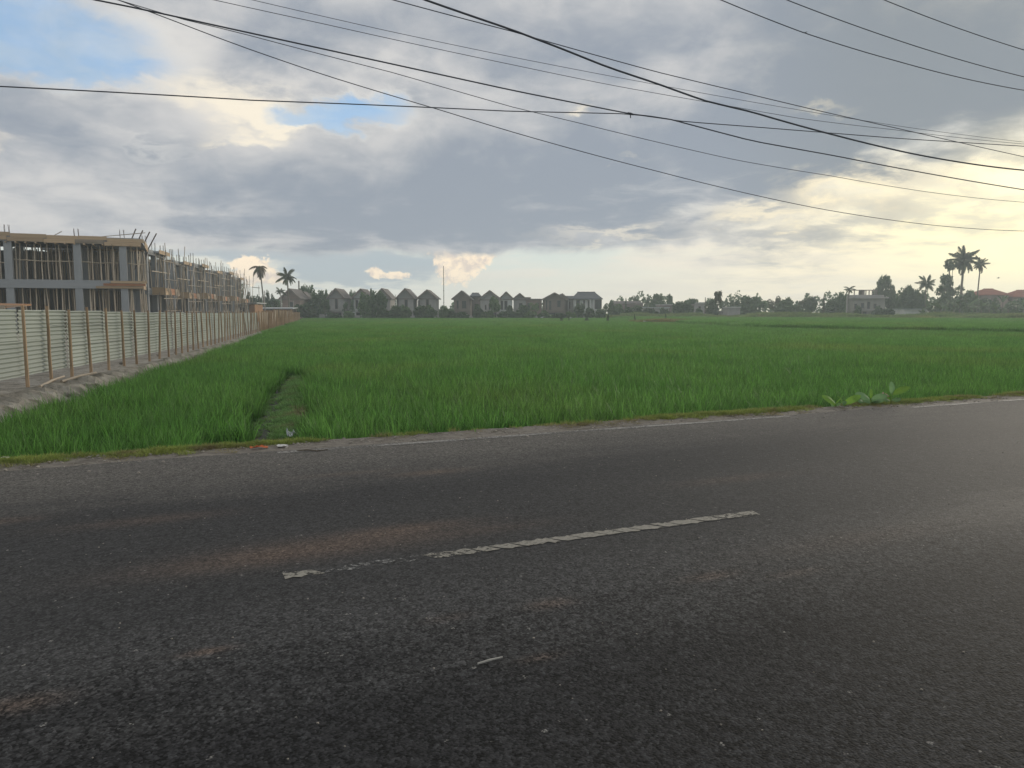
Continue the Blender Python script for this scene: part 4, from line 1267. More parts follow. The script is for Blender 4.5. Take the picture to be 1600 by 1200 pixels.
# ------------------------------------------------------------------ trees
def crown(seed, lobes, n, leaf, fill=0.55, flat=1.0):
    """leaf clumps through the volume of uneven lobes; unit tree: height 1, width 1"""
    r = np.random.RandomState(seed)
    mb = MB()
    vol = np.array([l[3] * l[4] * l[5] for l in lobes]) ** 0.66; vol /= vol.sum()
    for (x, y, z, a, b, c), share in zip(lobes, vol):
        m = int(n * share)
        ph = r.uniform(0, 6.28, 6)
        for _ in range(m):
            d = r.normal(size=3); d /= np.linalg.norm(d)
            lump = 1 + 0.22 * math.sin(3.1 * math.atan2(d[1], d[0]) + ph[0]) * math.sin(2.7 * d[2] * 2 + ph[1]) + 0.12 * math.sin(7 * d[0] + ph[2]) * math.sin(6 * d[2] + ph[3])
            q = (fill + (1 - fill) * r.uniform() ** 0.5) * lump * r.uniform(0.93, 1.08)
            p = np.array([x + d[0] * a * q, y + d[1] * b * q, z + d[2] * c * q])
            if p[2] < 0.0: continue
            s = leaf * r.uniform(0.6, 1.4)
            u = r.normal(size=3); u /= np.linalg.norm(u)
            w = np.cross(u, r.normal(size=3)); w /= np.linalg.norm(w)
            u = u * s; w = w * s * r.uniform(0.45, 0.9)
            mb.add([p - u, p + w * 0.9 - u * 0.1, p + u, p - w - u * 0.15], [(0, 1, 2, 3)])
    return mb


def lobes(seed, kind):
    r = np.random.RandomState(seed); L = []
    if kind == 'dome':          # foliage almost to the ground
        L.append((0, 0, 0.45, 0.44, 0.44, 0.44))
        for _ in range(8):
            a = r.uniform(0, 6.28); q = r.uniform(0.18, 0.32); L.append((math.cos(a) * q, math.sin(a) * q, r.uniform(0.25, 0.78), *(r.uniform(0.14, 0.22, 3))))
    elif kind == 'round':
        L.append((0, 0, 0.62, 0.36, 0.36, 0.30))
        for _ in range(9):
            a = r.uniform(0, 6.28); q = r.uniform(0.2, 0.36); L.append((math.cos(a) * q, math.sin(a) * q, r.uniform(0.42, 0.85), *(r.uniform(0.12, 0.19, 3))))
    elif kind == 'loose':       # open, with gaps
        for _ in range(13):
            a = r.uniform(0, 6.28); q = 0.42 * r.uniform() ** 0.6; z = r.uniform(0.35, 0.92); s = r.uniform(0.08, 0.16)
            L.append((math.cos(a) * q * (1.1 - 0.5 * abs(z - .6)), math.sin(a) * q, z, s * 1.2, s * 1.2, s * 0.8))
    elif kind == 'clumped':     # a few strong clumps on a tall stem
        for (x, z, s) in ((-0.02, 0.84, 0.17), (0.24, 0.78, 0.16), (-0.26, 0.62, 0.14), (0.08, 0.62, 0.24), (0.3, 0.58, 0.13), (-0.1, 0.44, 0.18), (-0.38, 0.48, 0.11), (0.1, 0.36, 0.17)):
            L.append((x + r.uniform(-.04, .04), r.uniform(-.15, .15), z + r.uniform(-.03, .03), s, s, s * 0.85))
    elif kind == 'umbrella':
        for i in range(7):
            a = r.uniform(0, 6.28); q = 0.32 * i / 6; L.append((math.cos(a) * q, math.sin(a) * q, 0.84 + r.uniform(-.04, .04), 0.22, 0.22, 0.085))
    elif kind == 'bush':
        for _ in range(9):
            a = r.uniform(0, 6.28); q = 0.34 * r.uniform() ** 0.5; z = r.uniform(0.2, 0.75) * (1 - q * 0.8); s = r.uniform(0.17, 0.26)
            L.append((math.cos(a) * q, math.sin(a) * q, z, s, s, s))
    elif kind == 'layered':     # drooping tiers
        for z, q, s in ((0.9, 0.1, 0.15), (0.76, 0.22, 0.16), (0.6, 0.30, 0.16), (0.45, 0.34, 0.15), (0.3, 0.3, 0.14)):
            for _ in range(4):
                a = r.uniform(0, 6.28); L.append((math.cos(a) * q, math.sin(a) * q, z + r.uniform(-.05, .05) - .1 * (q > .2), s * .85, s * .85, s * 0.42))
    elif kind == 'spire':
        for z in (0.25, 0.4, 0.55, 0.7, 0.85):
            L.append((r.uniform(-.08, .08), r.uniform(-.08, .08), z, 0.36 * (1.12 - z), 0.36 * (1.12 - z), 0.13))
    elif kind == 'square':      # boxy head on a thin stem
        for (x, z) in ((-.25, .88), (.25, .9), (0, .8), (-.2, .72), (.22, .7), (0, .9)):
            L.append((x, r.uniform(-.15, .15), z, 0.22, 0.22, 0.1))
    return L


def trunk(kind, ls, seed):
    r = np.random.RandomState(seed); mb = MB()
    top = {'dome': 0.5, 'round': 0.55, 'bush': 0.25}.get(kind, 0.7)
    w = 0.028 if kind not in ('square', 'umbrella') else 0.022
    mb.tube([(0, 0, 0), (0.012, 0, top * 0.3), (-0.01, 0.01, top * 0.7), (0, 0, top)], [w, w * .85, w * .7, w * .45], 6, cap=False)
    for l in ls[:6]:
        z0 = top * r.uniform(0.45, 0.85)
        mb.tube([(0, 0, z0), (l[0] * .5, l[1] * .5, (z0 + l[2]) / 2 + .02), (l[0] * .9, l[1] * .9, l[2])], [w * .5, w * .35, w * .15], 4, cap=False)
    return mb


TREE = {}
def tree_meshes(kind, var, leafmat):
    k = (kind, var, leafmat)
    if k not in TREE:
        seed = var * 17 + sum(map(ord, kind))
        ls = lobes(seed, kind)
        n, leaf = {'dome': (2600, .05), 'round': (2200, .05), 'loose': (1100, .034), 'clumped': (2200, .042), 'umbrella': (700, .05), 'bush': (1500, .07), 'layered': (1300, .036), 'spire': (1200, .05), 'square': (700, .05)}[kind]
        TREE[k] = (crown(seed, ls, n, leaf).mesh('crown', MT[leafmat]), trunk(kind, ls, seed).mesh('trunk', MT['bark']))
    return TREE[k]


def tree(name, px, top, wpx, d, kind, var, label, leafmat='leaf', cat='tree', group=None, base=None, rz=None):
    x = px_x(px, d); z0 = fz(d) - 0.1 if base is None else base
    h = px_z(top, d) - z0; w = wpx / FPX * d
    t = thing(name, (x, d, z0), label, cat, group, rz=random.uniform(0, 6.28) if rz is None else rz)
    cm, tm = tree_meshes(kind, var, leafmat)
    for nm, me in (('crown', cm), ('trunk', tm)):
        o = link(nm, me, t); o.scale = (w, w, h)
    return t


random.seed(5)
T = tree
GT = 'trees along the far side of the paddy'
# left, behind the building site
T('leafy_tree', 374, 446, 18, 176, 'loose', 1, 'ragged dark tree just right of the last unfinished house', group=GT)
T('leafy_tree', 388, 455, 16, 176, 'spire', 1, 'narrow pointed tree between the building site and the browned palm', group=GT)
T('leafy_tree', 399, 460, 26, 182, 'dome', 1, 'low rounded tree right behind the browned palm stem', group=GT)
T('leafy_tree', 420, 452, 15, 172, 'loose', 2, 'small open tree between the two palms on the left', group=GT)
T('leafy_tree', 428, 463, 26, 184, 'dome', 2, 'wide low tree left of the rosy gabled house', group=GT)
T('leafy_tree', 382, 466, 36, 168, 'bush', 1, 'dark thicket over the roof of the low white hut', group=GT)
T('leafy_tree', 410, 468, 34, 168, 'bush', 2, 'dark thicket behind the open shed roof', group=GT)
T('leafy_tree', 482, 443, 32, 182, 'dome', 1, 'large rounded dark tree behind the rosy gabled house', group=GT)
T('leafy_tree', 497, 452, 30, 178, 'dome', 2, 'dark dense tree to the right of the large rounded one', group=GT)
T('leafy_tree', 476, 467, 40, 164, 'bush', 1, 'dark spreading bush at the end of the board fence', group=GT)
T('leafy_tree', 508, 470, 18, 166, 'loose', 1, 'small thin tree left of the first clear grey gabled house', group=GT)
T('leafy_tree', 510, 453.5, 10, 190, 'round', 1, 'small round treetop above the gap left of the first clear grey gable', group=GT)
T('leafy_tree', 517, 455, 10, 192, 'round', 2, 'lower small round treetop peeping over the first clear grey gable on its left', group=GT)
T('leafy_tree', 552, 455, 14, 192, 'round', 1, 'round treetop peeping over the houses right of the first clear grey gable', group=GT)
T('leafy_tree', 543, 471, 20, 168, 'loose', 2, 'thin open tree between the first clear gable and the white walled one', group=GT)
T('leafy_tree', 571, 455, 24, 160, 'dome', 2, 'left half of the dark bushy pair of trees in front of the gables', group=GT)
T('leafy_tree', 590, 452, 32, 161, 'dome', 1, 'right half and taller of the dark bushy pair of trees in front of the gables', group=GT)
T('leafy_tree', 581, 450, 12, 162, 'spire', 1, 'pointed sapling sticking out between the dark bushy pair', group=GT)
T('leafy_tree', 747, 471, 18, 165, 'bush', 1, 'dark bush before the small grey roof right of the blunt brown gable', group=GT)
T('leafy_tree', 773, 463, 18, 164, 'round', 2, 'tall light green tree in front of the large grey roofed house', 'leaf_pale', group=GT)
T('leafy_tree', 815, 473, 22, 165, 'bush', 2, 'leafy bush in front of the low blue grey gable', group=GT)
T('leafy_tree', 836, 474, 22, 165, 'loose', 1, 'open leafy tree in front of the flat topped brown unit', 'leaf_pale', group=GT)
T('leafy_tree', 905, 472, 18, 166, 'dome', 1, 'rounded dark tree in front of the long grey roofed house', group=GT)
T('leafy_tree', 922, 476, 16, 166, 'bush', 1, 'low dark bush under the white panels of the long grey roofed house', group=GT)
T('leafy_tree', 795, 474, 14, 165, 'bush', 2, 'small bush below the bright white wall panel', group=GT)
T('leafy_tree', 950, 469, 20, 172, 'loose', 2, 'leafy tree just right of the long grey roofed house', group=GT)
# middle and right
T('leafy_tree', 962, 474, 30, 182, 'dome', 2, 'low rounded tree in front of the dull brown roof, left part', group=GT)
T('leafy_tree', 978, 465, 8, 200, 'spire', 1, 'thin pointed tree rising over the dull brown roof', group=GT)
T('leafy_tree', 993, 463.5, 20, 204, 'loose', 1, 'open tree behind the right end of the dull brown roof', group=GT)
T('leafy_tree', 1009, 462, 14, 204, 'loose', 2, 'small rounded open tree right of the dull brown roof', group=GT)
T('leafy_tree', 1026, 458.5, 26, 200, 'clumped', 1, 'taller tree with separate clumps above the long pale wall', group=GT)
T('leafy_tree', 1045, 459, 12, 198, 'clumped', 2, 'slim tree with a tufted head above the small flat pale roof', group=GT)
T('leafy_tree', 1018, 478, 26, 180, 'bush', 2, 'low dark bush in front of the long pale wall', group=GT)
T('leafy_tree', 1038, 477, 18, 180, 'bush', 1, 'small bush at the right end of the long pale wall', group=GT)
T('leafy_tree', 990, 473, 30, 182, 'bush', 1, 'thicket below the dull brown roof, right part', group=GT)
T('leafy_tree', 1066, 469, 34, 178, 'dome', 1, 'broad dense dark tree left of the flat topped umbrella tree', group=GT)
T('leafy_tree', 1083, 466, 17, 186, 'umbrella', 1, 'flat topped umbrella tree in front of the pale house', group=GT)
T('leafy_tree', 1092, 479, 14, 178, 'bush', 2, 'shrub growing against the pale house', group=GT)
T('leafy_tree', 1112, 466, 22, 178, 'dome', 2, 'ball shaped dark tree beside the small square headed tree', group=GT)
T('leafy_tree', 1121.5, 455.5, 13, 150, 'square', 1, 'thin stemmed small tree with a square shaggy head', 'leaf_olive', group=GT)
T('leafy_tree', 1131, 471, 16, 182, 'loose', 1, 'low loose tree between the square headed tree and the white shed', group=GT)
T('leafy_tree', 1150, 466, 20, 186, 'dome', 1, 'rounded tree directly behind the small white shed', group=GT)
T('leafy_tree', 1174, 463, 38, 184, 'round', 1, 'wide tree with a tufted top right of the small white shed', group=GT)
T('leafy_tree', 1168, 473, 40, 182, 'bush', 1, 'dark undergrowth tree at the foot of the wide tufted tree', group=GT)
T('leafy_tree', 1208, 461.5, 26, 188, 'loose', 2, 'feathery see-through tree between two dense round ones', 'leaf_olive', group=GT)
T('leafy_tree', 1228, 463, 26, 184, 'dome', 2, 'dense half round tree right of the feathery one', group=GT)
T('leafy_tree', 1255, 470, 20, 190, 'loose', 1, 'sparse low tree between the half round tree and the thin bare one', 'leaf_olive', group=GT)
T('leafy_tree', 1266, 463.5, 24, 188, 'round', 2, 'rounded tree with twiggy sides left of the thin bare one', group=GT)
T('leafy_tree', 1287, 457.5, 7, 178, 'spire', 2, 'thin bare upright tree like a post above the bushes', 'leaf_olive', group=GT)
T('leafy_tree', 1300, 465, 22, 190, 'dome', 1, 'flat headed tree right of the thin bare one', group=GT)
T('leafy_tree', 1318, 454.5, 26, 190, 'dome', 2, 'smooth rounded dark tree left of the terrace building', group=GT)
T('leafy_tree', 1240, 474, 60, 182, 'bush', 2, 'long dark thicket under the half round tree', group=GT)
T('leafy_tree', 1298, 474, 44, 182, 'bush', 1, 'dark thicket left of the terrace building', group=GT)
T('leafy_tree', 1382, 429.5, 34, 196, 'clumped', 1, 'tall tree with clumped crown rising behind the terrace building', group=GT)
T('leafy_tree', 1372, 452, 22, 198, 'loose', 1, 'lower side tree left of the tall clumped tree, beside the pergola', group=GT)
T('leafy_tree', 1396, 457, 22, 196, 'dome', 1, 'mid height dark tree right of the tall clumped one', group=GT)
T('leafy_tree', 1416, 444, 34, 186, 'dome', 2, 'large dark block shaped tree above the low kiosk', group=GT)
T('leafy_tree', 1434, 451, 26, 188, 'dome', 1, 'dark tree between the block shaped one and the short palm', group=GT)
T('leafy_tree', 1483, 409, 46, 190, 'layered', 1, 'tree with drooping tiers just left of the tallest palm', group=GT)
T('leafy_tree', 1476, 440, 40, 188, 'layered', 2, 'lower drooping tree below the tiered one', group=GT)
T('leafy_tree', 1372, 474, 20, 178, 'bush', 1, 'shrub in front of the terrace building wall', group=GT)
T('leafy_tree', 1340, 474, 12, 178, 'bush', 2, 'small shrub at the left corner of the terrace building', group=GT)
T('leafy_tree', 1389, 480, 26, 172, 'bush', 2, 'dark low bush at the right corner of the terrace building', group=GT)
T('leafy_tree', 1508, 452, 36, 182, 'dome', 2, 'dense dark tree at the foot of the tallest palm', group=GT)
T('leafy_tree', 1545, 464, 40, 184, 'dome', 1, 'dark low tree below the left red roof', group=GT)
T('leafy_tree', 1588, 461, 40, 184, 'bush', 1, 'leafy mass between the two red roofs', group=GT)

# low bushes at the foot of the houses
BL = ((521, 486, 26), (545, 484, 22), (603, 480, 24), (617, 474, 22), (632, 472, 24), (655, 474, 26), (672, 472, 24), (693, 474, 18), (706, 480, 20), (724, 485, 22), (762, 482, 22), (784, 484, 20), (803, 483, 22), (826, 484, 22),
      (850, 482, 22), (872, 487, 26), (892, 484, 18), (938, 480, 22))
spots = ('below the first clear grey gable', 'between the first clear gable and the white walled one', 'right of the dark bushy pair of trees', 'under the left half of the clear pair of gables, first',
         'in front of the first gable of the clear pair', 'between the clear pair of gables', 'in front of the gable next to the mast', 'at the foot of the thin mast', 'just right of the thin mast',
         'below the blunt brown gable', 'in front of the large grey gable', 'right of the light green tree', 'below the white wall panel gable', 'under the flat topped brown unit',
         'left of the wide dark grey gable', 'low under the wide dark grey gable', 'below the white posts roof', 'right end of the long grey roofed house')
for i, ((px, py, w), s_) in enumerate(zip(BL, spots)):
    T('bush', px, py, w, 158 + (i % 3), 'bush', 1 + i % 2, 'low green bush ' + s_, ('leaf', 'leaf_pale', 'leaf')[i % 3], 'bush', 'bushes at the foot of the gabled houses')
# dark little shrubs standing in the paddy
for px, py, top, w, lb in ((877, 500, 490.5, 7, 'small dark shrub in the rice below the wide dark gable'), (917, 500, 494, 9, 'squat dark shrub in the rice below the long grey roof'),
                           (950, 501, 489, 7, 'upright dark shrub in the rice, the tallest of those right of the houses'), (992, 501, 490, 5, 'thin dark shrub in the rice below the dull brown roof'),
                           (1040, 501, 490, 6, 'forked dark shrub beside the yellowed grass in the rice'), (889, 498, 492, 4, 'tiny dark shrub in the rice beside the small white scrap')):
    T('shrub', px, top, w, 118, 'spire' if w < 8 else 'bush', 1, lb, 'leaf', 'shrub', 'shrubs standing in the rice', base=fz(118))

# far wood behind everything, one mass
mb = MB(); r = np.random.RandomState(11)
for i in range(15000):
    px = r.uniform(345, 1720); d = r.uniform(228, 246)
    hgt = 4.6 + 1.3 * math.sin(px * 0.045) + 0.9 * math.sin(px * 0.17 + 1) + 0.7 * math.sin(px * 0.41)
    if px > 950: hgt += 1.0
    if 690 < px < 950: hgt -= 2.0
    p = np.array([px_x(px, d), d, fz(d) + hgt * r.uniform(0, 1) ** 0.7])
    s = r.uniform(0.25, 0.6); u = r.normal(size=3); u /= np.linalg.norm(u); w = np.cross(u, r.normal(size=3)); w /= np.linalg.norm(w); u = u * s; w = w * s * 0.7
    mb.add([p - u, p + w, p + u, p - w], [(0, 1, 2, 3)])
tag(mb.build('distant_treeline', MT['leaf']), kind='stuff')

# ------------------------------------------------------------------ palms
def frond_mesh(name, m, length, droop, nleaf=30, lw=0.12, ll=0.85, hang=0.85):
    """arching frond along +x with hanging leaflets on both sides"""
    mb = MB(); pts = []
    def P(q): return Vector((length * (q - 0.14 * q * q), 0, length * (0.34 * q - droop * q * q)))
    pts = [P(k / 6) for k in range(7)]
    mb.tube(pts, [0.05, 0.045, 0.04, 0.03, 0.025, 0.018, 0.01], 4, cap=False)
    r = np.random.RandomState(int(length * 100 + droop * 1000))
    for i in range(nleaf):
        q = 0.12 + 0.88 * i / nleaf; p = P(q); t = (P(min(q + .02, 1)) - P(q - .02)).normalized()
        l = ll * (math.sin(PI * (0.18 + 0.76 * q)) ** 0.7) * r.uniform(0.85, 1.15)
        for s in (-1, 1):
            out = (Vector((0, s, 0)) * 0.75 + t * 0.6 + Vector((0, 0, -hang * r.uniform(0.6, 1.4)))).normalized()
            w = t * lw
            mb.add([p - w * .5, p + w * .5, p + out * l * .55 + w * .45, p + out * l + Vector((0, 0, -0.12 * l)), p + out * l * .55 - w * .45], [(0, 1, 2, 3, 4)])
    return mb.mesh(name, m)


FR = [frond_mesh('frond', MT['frond'], 3.4, 0.42), frond_mesh('frond', MT['frond'], 3.0, 0.62), frond_mesh('frond', MT['frond'], 3.6, 0.30)]
FRD = [frond_mesh('frond', MT['frond_dry'], 3.0, 0.70, hang=0.9), frond_mesh('frond', MT['frond_dry'], 2.6, 0.95, hang=1.0)]


def palm(px, py_crown, base_px, d, size, n, label, dry=0.0, hang=0.0, trunk_r=0.19, spread=(-0.4, 1.0), name='palm_tree', up=None):
    xb, xc = px_x(base_px, d), px_x(px, d); z0 = fz(d) - 0.1; H = px_z(py_crown, d) - z0
    t = thing(name, (xb, d, z0), label, 'palm tree', 'palms beyond the paddy')
    dx_ = xc - xb
    mb = MB()
    mb.tube([(0, 0, 0), (dx_ * .1 + .05, 0, H * .25), (dx_ * .35, .1, H * .5), (dx_ * .72, 0.05, H * .8), (dx_, 0, H)], [trunk_r * 1.35, trunk_r, trunk_r * .9, trunk_r * .8, trunk_r * .7], 7, cap=False)
    mb.build('trunk', MT['palm_bark'], t)
    bm_ = bmesh.new(); bmesh.ops.create_icosphere(bm_, subdivisions=1, radius=0.36 * size)
    me = bpy.data.meshes.new('crown_heart'); bm_.to_mesh(me); bm_.free(); me.materials.append(MT['frond'])
    link('crown_heart', me, t, (dx_, 0, H))
    for i in range(n):
        a = i * 2.39996 + random.uniform(-.25, .25)
        e = spread[0] + (spread[1] - spread[0]) * ((i + 0.5) / n) + random.uniform(-.12, .12)
        o = link('frond', random.choice(FRD if random.random() < dry or e < -0.9 else FR), t, (dx_, 0, H))
        o.rotation_euler = (0, -e, a); s = size * random.uniform(0.82, 1.12); o.scale = (s, s, s)
    return t


random.seed(12)
palm(408, 419, 413, 150, 0.78, 15, 'palm with browned drooping fronds, left of the other palm behind the fence', dry=0.75, spread=(-1.5, 0.5), trunk_r=0.15)
palm(450, 434, 452, 152, 0.74, 17, 'dark green palm with a full round head, right of the browned one', spread=(-0.9, 1.25), trunk_r=0.17)
palm(439, 456, 439, 165, 0.5, 11, 'short small palm left of the rosy gabled house', spread=(-0.6, 1.0), trunk_r=0.14)
palm(1502, 409, 1500, 182, 1.12, 34, 'tallest palm with a broad shaggy head on the right skyline', spread=(-1.35, 1.35), trunk_r=0.3)
palm(1528, 415, 1525.5, 182, 0.70, 20, 'slim palm with a curved bare stem right of the tallest one', spread=(-1.1, 1.3), trunk_r=0.17)
palm(1445, 445, 1446, 182, 0.80, 20, 'short leaning palm with ragged fronds left of the tiered tree', spread=(-0.9, 1.25), trunk_r=0.16)
palm(1326, 452, 1322.5, 180, 0.52, 11, 'little drooping palm on a pale stem left of the terrace building', spread=(-1.1, 0.9), trunk_r=0.17)

# banana plants and young palms under the tall palm
def leaf_mesh(name, m, length, w, droop, n=6, fold=0.25):
    mb = MB()
    for i in range(n + 1):
        q = i / n; x = length * (q - .22 * droop * q * q); z = length * (0.75 * q - droop * q * q)
        ww = w * math.sin(PI * min(0.06 + q * 0.94, 1)) ** 0.6 + 0.004 * w
        mb.v += [(x, -ww, z - fold * ww), (x, 0, z), (x, ww, z - fold * ww)]
    for i in range(n):
        for k in range(2): mb.f.append((i * 3 + k, i * 3 + k + 1, i * 3 + k + 4, i * 3 + k + 3)); mb.mi.append(0)
    return mb.mesh(name, m)


BN = [leaf_mesh('leaf', MT['banana'], 2.6, 0.30, 0.8), leaf_mesh('leaf', MT['banana'], 2.9, 0.33, 0.5), leaf_mesh('leaf', MT['banana'], 2.3, 0.28, 1.15)]
spots = ((1452, 470, 166), (1461, 463, 170), (1470, 466, 164), (1479, 458, 172), (1490, 464, 166), (1499, 460, 171), (1511, 466, 165), (1521, 468, 170), (1533, 470, 165), (1545, 468, 170),
         (1557, 470, 165), (1566, 457, 178), (1575, 466, 168), (1587, 468, 164), (1598, 466, 169))
wh = ('right beside the short leaning palm', 'below the short leaning palm, a little to its right', 'left under the drooping tiered tree', 'under the middle of the drooping tiered tree, the taller one', 'left of the tallest palm stem',
      'in front of the tallest palm stem', 'right of the tallest palm stem', 'left of the slim curved palm stem', 'just right of the slim curved palm stem', 'below the left slope of the left red roof', 'below the right slope of the left red roof',
      'sticking up by itself beside the left red roof', 'left of the rightmost red roof', 'below the rightmost red roof', 'farthest right of all, at the end of the thicket')
random.seed(31)
for i, ((px, py, d), w_) in enumerate(zip(spots, wh)):
    z0 = fz(d) - 0.1; H = (px_z(py, d) - z0)
    t = thing('banana_plant', (px_x(px, d), d, z0), 'banana plant ' + w_, 'plant', 'banana plants at the right edge of the field')
    mb = MB(); mb.tube([(0, 0, 0), (0.03, 0, H * .5), (0, 0, H * .66)], [.16, .13, .08], 6, cap=False); mb.build('stem', MT['palm_bark'], t)
    if i != 11:
        for k in range(9):
            o = link('leaf', random.choice(BN), t, (0, 0, H * random.uniform(.42, .64))); o.rotation_euler = (random.gauss(0, .25), -random.uniform(-.2, .75), k * 2.4 + random.random()); s = random.uniform(.8, 1.2); o.scale = (s, s, s)
    else:
        for k in range(5):
            o = link('leaf', BN[1], t, (0, 0, H * .62)); o.rotation_euler = (0, -random.uniform(.35, .8), k * 2.4); o.scale = (.8, .8, .8)
    for k in range(10):          # lower, older leaves
        o = link('leaf', random.choice(BN), t, (random.uniform(-.5, .5), random.uniform(-.5, .5), 0.2)); o.rotation_euler = (random.gauss(0, .3), -random.uniform(-.1, .9), random.uniform(0, 6.28))

# broad leaved weeds on the edge of the shoulder
TL = [leaf_mesh('leaf', MT['taro'], 0.34, 0.062, 0.42, fold=0.3), leaf_mesh('leaf', MT['taro_dull'], 0.33, 0.07, 0.5, fold=0.3)]


def weed(px, py, leaves, label, stem_h, stem_at):
    v = V_OUT - 0.05; r_ = ray(px, py); k = v / Vector((r_.x, r_.y, 0)).dot(RN); p = r_ * k
    t = thing('broadleaf_weed', (p.x, p.y, -0.02), label, 'weed', 'broad leaved weeds by the road')
    mb = MB(); mb.tube([(0, 0, -0.02), (0.01, 0, stem_h * .6), (0.0, 0, stem_h)], [.012, .010, .006], 5); mb.build('stem', MT['taro'], t)
    for (x, z, a, e, s, roll, m) in leaves:
        o = link('leaf', TL[m], t, (x, 0, z)); o.rotation_euler = (roll, -e, a); o.scale = (s, s, s)
    t.scale = (0.88, 0.88, 0.88)
    return t


weed(1306, 626, [(0, .05, 3.25, .25, 1.2, -.9, 0), (0, .06, 5.4, .5, .5, 0, 0), (-.05, 0, 1.2, .4, .6, 0, 1), (.03, .02, 4.6, .2, .5, 0, 1)], 'yellow green weed with one long leaf arching left, leftmost of the roadside weeds', .07, 0)
weed(1319, 625, [(0, .05, .25, .28, 1.05, .9, 0), (0, .05, 2.6, .5, .6, 0, 0), (0, .03, 4.4, .3, .55, 0, 1)], 'yellow green weed with its leaf arching right, second of the roadside weeds', .06, 0)
weed(1361, 622, [(-.02, .10, 3.2, .15, 1.2, -.9, 1), (0, .10, .05, .1, 1.0, .9, 1), (0, .12, 1.5, 1.15, .55, 0, 0), (0, .05, 3.6, -.15, .8, -.7, 1), (0, .05, 5.6, -.05, .8, .7, 1), (0, .04, 2.6, -.05, .7, -.7, 1), (0.02, .02, 4.8, 0, .9, 0, 1), (-.1, 0.02, 3.6, 0, .9, -.8, 1)], 'grey green weed with spreading low leaves, in the middle of the roadside weeds', .12, 0)
weed(1392, 619, [(.02, .17, 1.6, 1.05, .85, .1, 1), (.02, .18, .05, .22, 1.05, .9, 0), (0, .06, 2.5, .35, .5, 0, 0), (0, .04, .3, 0, .7, .8, 1), (0, .04, 3.3, -.05, .75, -.8, 1)], 'upright weed with one standing leaf, rightmost of the roadside weeds', .2, 0)

# ------------------------------------------------------------------ cables over the road
WIRES = [
    ('thick dark overhead cable entering at the top left and meeting another at a knot', 11.6, .017, [(150, 0), (220, 14), (370, 47), (800, 141), (985, 178), (1040, 184.5), (1175, 220), (1300, 242.5), (1400, 262), (1600, 296.5)]),
    ('nearly level overhead cable crossing the whole view from the left side', 11.6, .013, [(0, 135), (400, 157), (800, 174), (985, 178), (1070, 190), (1275, 206), (1400, 216), (1600, 228.5)]),
    ('lowest hanging overhead wire, sagging down towards the right above the trees', 12.6, .011, [(185, 0), (260, 28), (370, 70), (500, 115), (685, 171), (800, 206), (1025, 267), (1275, 325), (1450, 351), (1600, 361)]),
    ('thin overhead wire second lowest at the right side', 12.6, .009, [(185, 0), (285, 30), (370, 50), (460, 74), (620, 115), (800, 167), (900, 191), (1150, 250), (1300, 275), (1450, 300), (1600, 316)]),
    ('very thin overhead wire, lower of the close pair in the upper middle', 13.2, .008, [(335, 0), (500, 36), (800, 101), (950, 132), (1120, 162), (1250, 185), (1400, 203), (1600, 225)]),
    ('very thin overhead wire, upper of the close pair in the upper middle', 13.2, .007, [(395, 0), (600, 47), (800, 89), (1025, 132), (1250, 172), (1425, 200), (1600, 222)]),
    ('thin overhead wire just above the thickest cable at the top', 11.0, .011, [(615, 0), (800, 49), (845, 62), (1025, 112), (1150, 142), (1275, 172), (1400, 200), (1600, 245)]),
    ('thickest twisted overhead cable running from the top middle down to the right', 11.0, .024, [(665, 0), (800, 46.5), (875, 75), (950, 105), (1025, 130), (1100, 157), (1175, 175), (1300, 210), (1425, 240), (1600, 266)]),
    ('overhead power wire, lowest of the three at the upper right, with a bird near it', 11.8, .014, [(1127, 0), (1250, 49), (1400, 95), (1600, 141)]),
    ('overhead power wire, middle of the three at the upper right', 11.8, .014, [(1230, 0), (1400, 62), (1600, 120)]),
    ('overhead power wire, topmost of the three at the upper right corner', 11.8, .014, [(1382, 0), (1500, 45), (1600, 78)]),
]
for lb, off, rad, px_ in WIRES:
    uz = []
    for (px, py) in px_:
        r_ = ray(px, py); k = off / Vector((r_.x, r_.y, 0)).dot(RN); p = Vector((0, 0, CAM_H)) + r_ * k
        uz.append((p.dot(RT), p.z))
    u = np.array([q[0] for q in uz]); z = np.array([q[1] for q in uz])
    rad *= 0.63
    deg = 2 if len(uz) < 6 else 3
    c = np.polyfit(u, z, deg)
    res = z - np.polyval(c, u)
    ua, ub = u[0] - 14, u[-1] + 22
    uu = np.concatenate([np.linspace(ua, u[0], 8, False), np.linspace(u[0], u[-1], 46, False), np.linspace(u[-1], ub, 10)])
    dc = np.polyder(c)
    zz_ = []
    for q in uu:
        if q < u[0]: zz_.append(np.polyval(c, u[0]) + res[0] + np.polyval(dc, u[0]) * (q - u[0]))
        elif q > u[-1]: zz_.append(np.polyval(c, u[-1]) + res[-1] + np.polyval(dc, u[-1]) * (q - u[-1]))
        else: zz_.append(np.polyval(c, q) + np.interp(q, u, res))
    mb = MB(); mb.tube([RT * q + RN * off + Vector((0, 0, w)) for q, w in zip(uu, zz_)], rad, 6)
    if lb.startswith('thick dark'):
        pass
    tag(mb.build('overhead_cable', MT['cable'], smooth=True), lb, 'cable', 'cables over the far side of the road')
def plane_pt(px, py, off):
    r_ = ray(px, py); return Vector((0, 0, CAM_H)) + r_ * (off / Vector((r_.x, r_.y, 0)).dot(RN))
p = plane_pt(985, 178, 11.6)
t = thing('cable_clamp', p, 'small black clamp where two overhead cables meet', 'clamp')
mb = MB(); mb.tube([(-.05, -.02, .012), (0, 0, .004), (.06, .02, -.008)], [.014, .021, .014], 6); o = mb.build('clamp_body', MT['cable'], t)
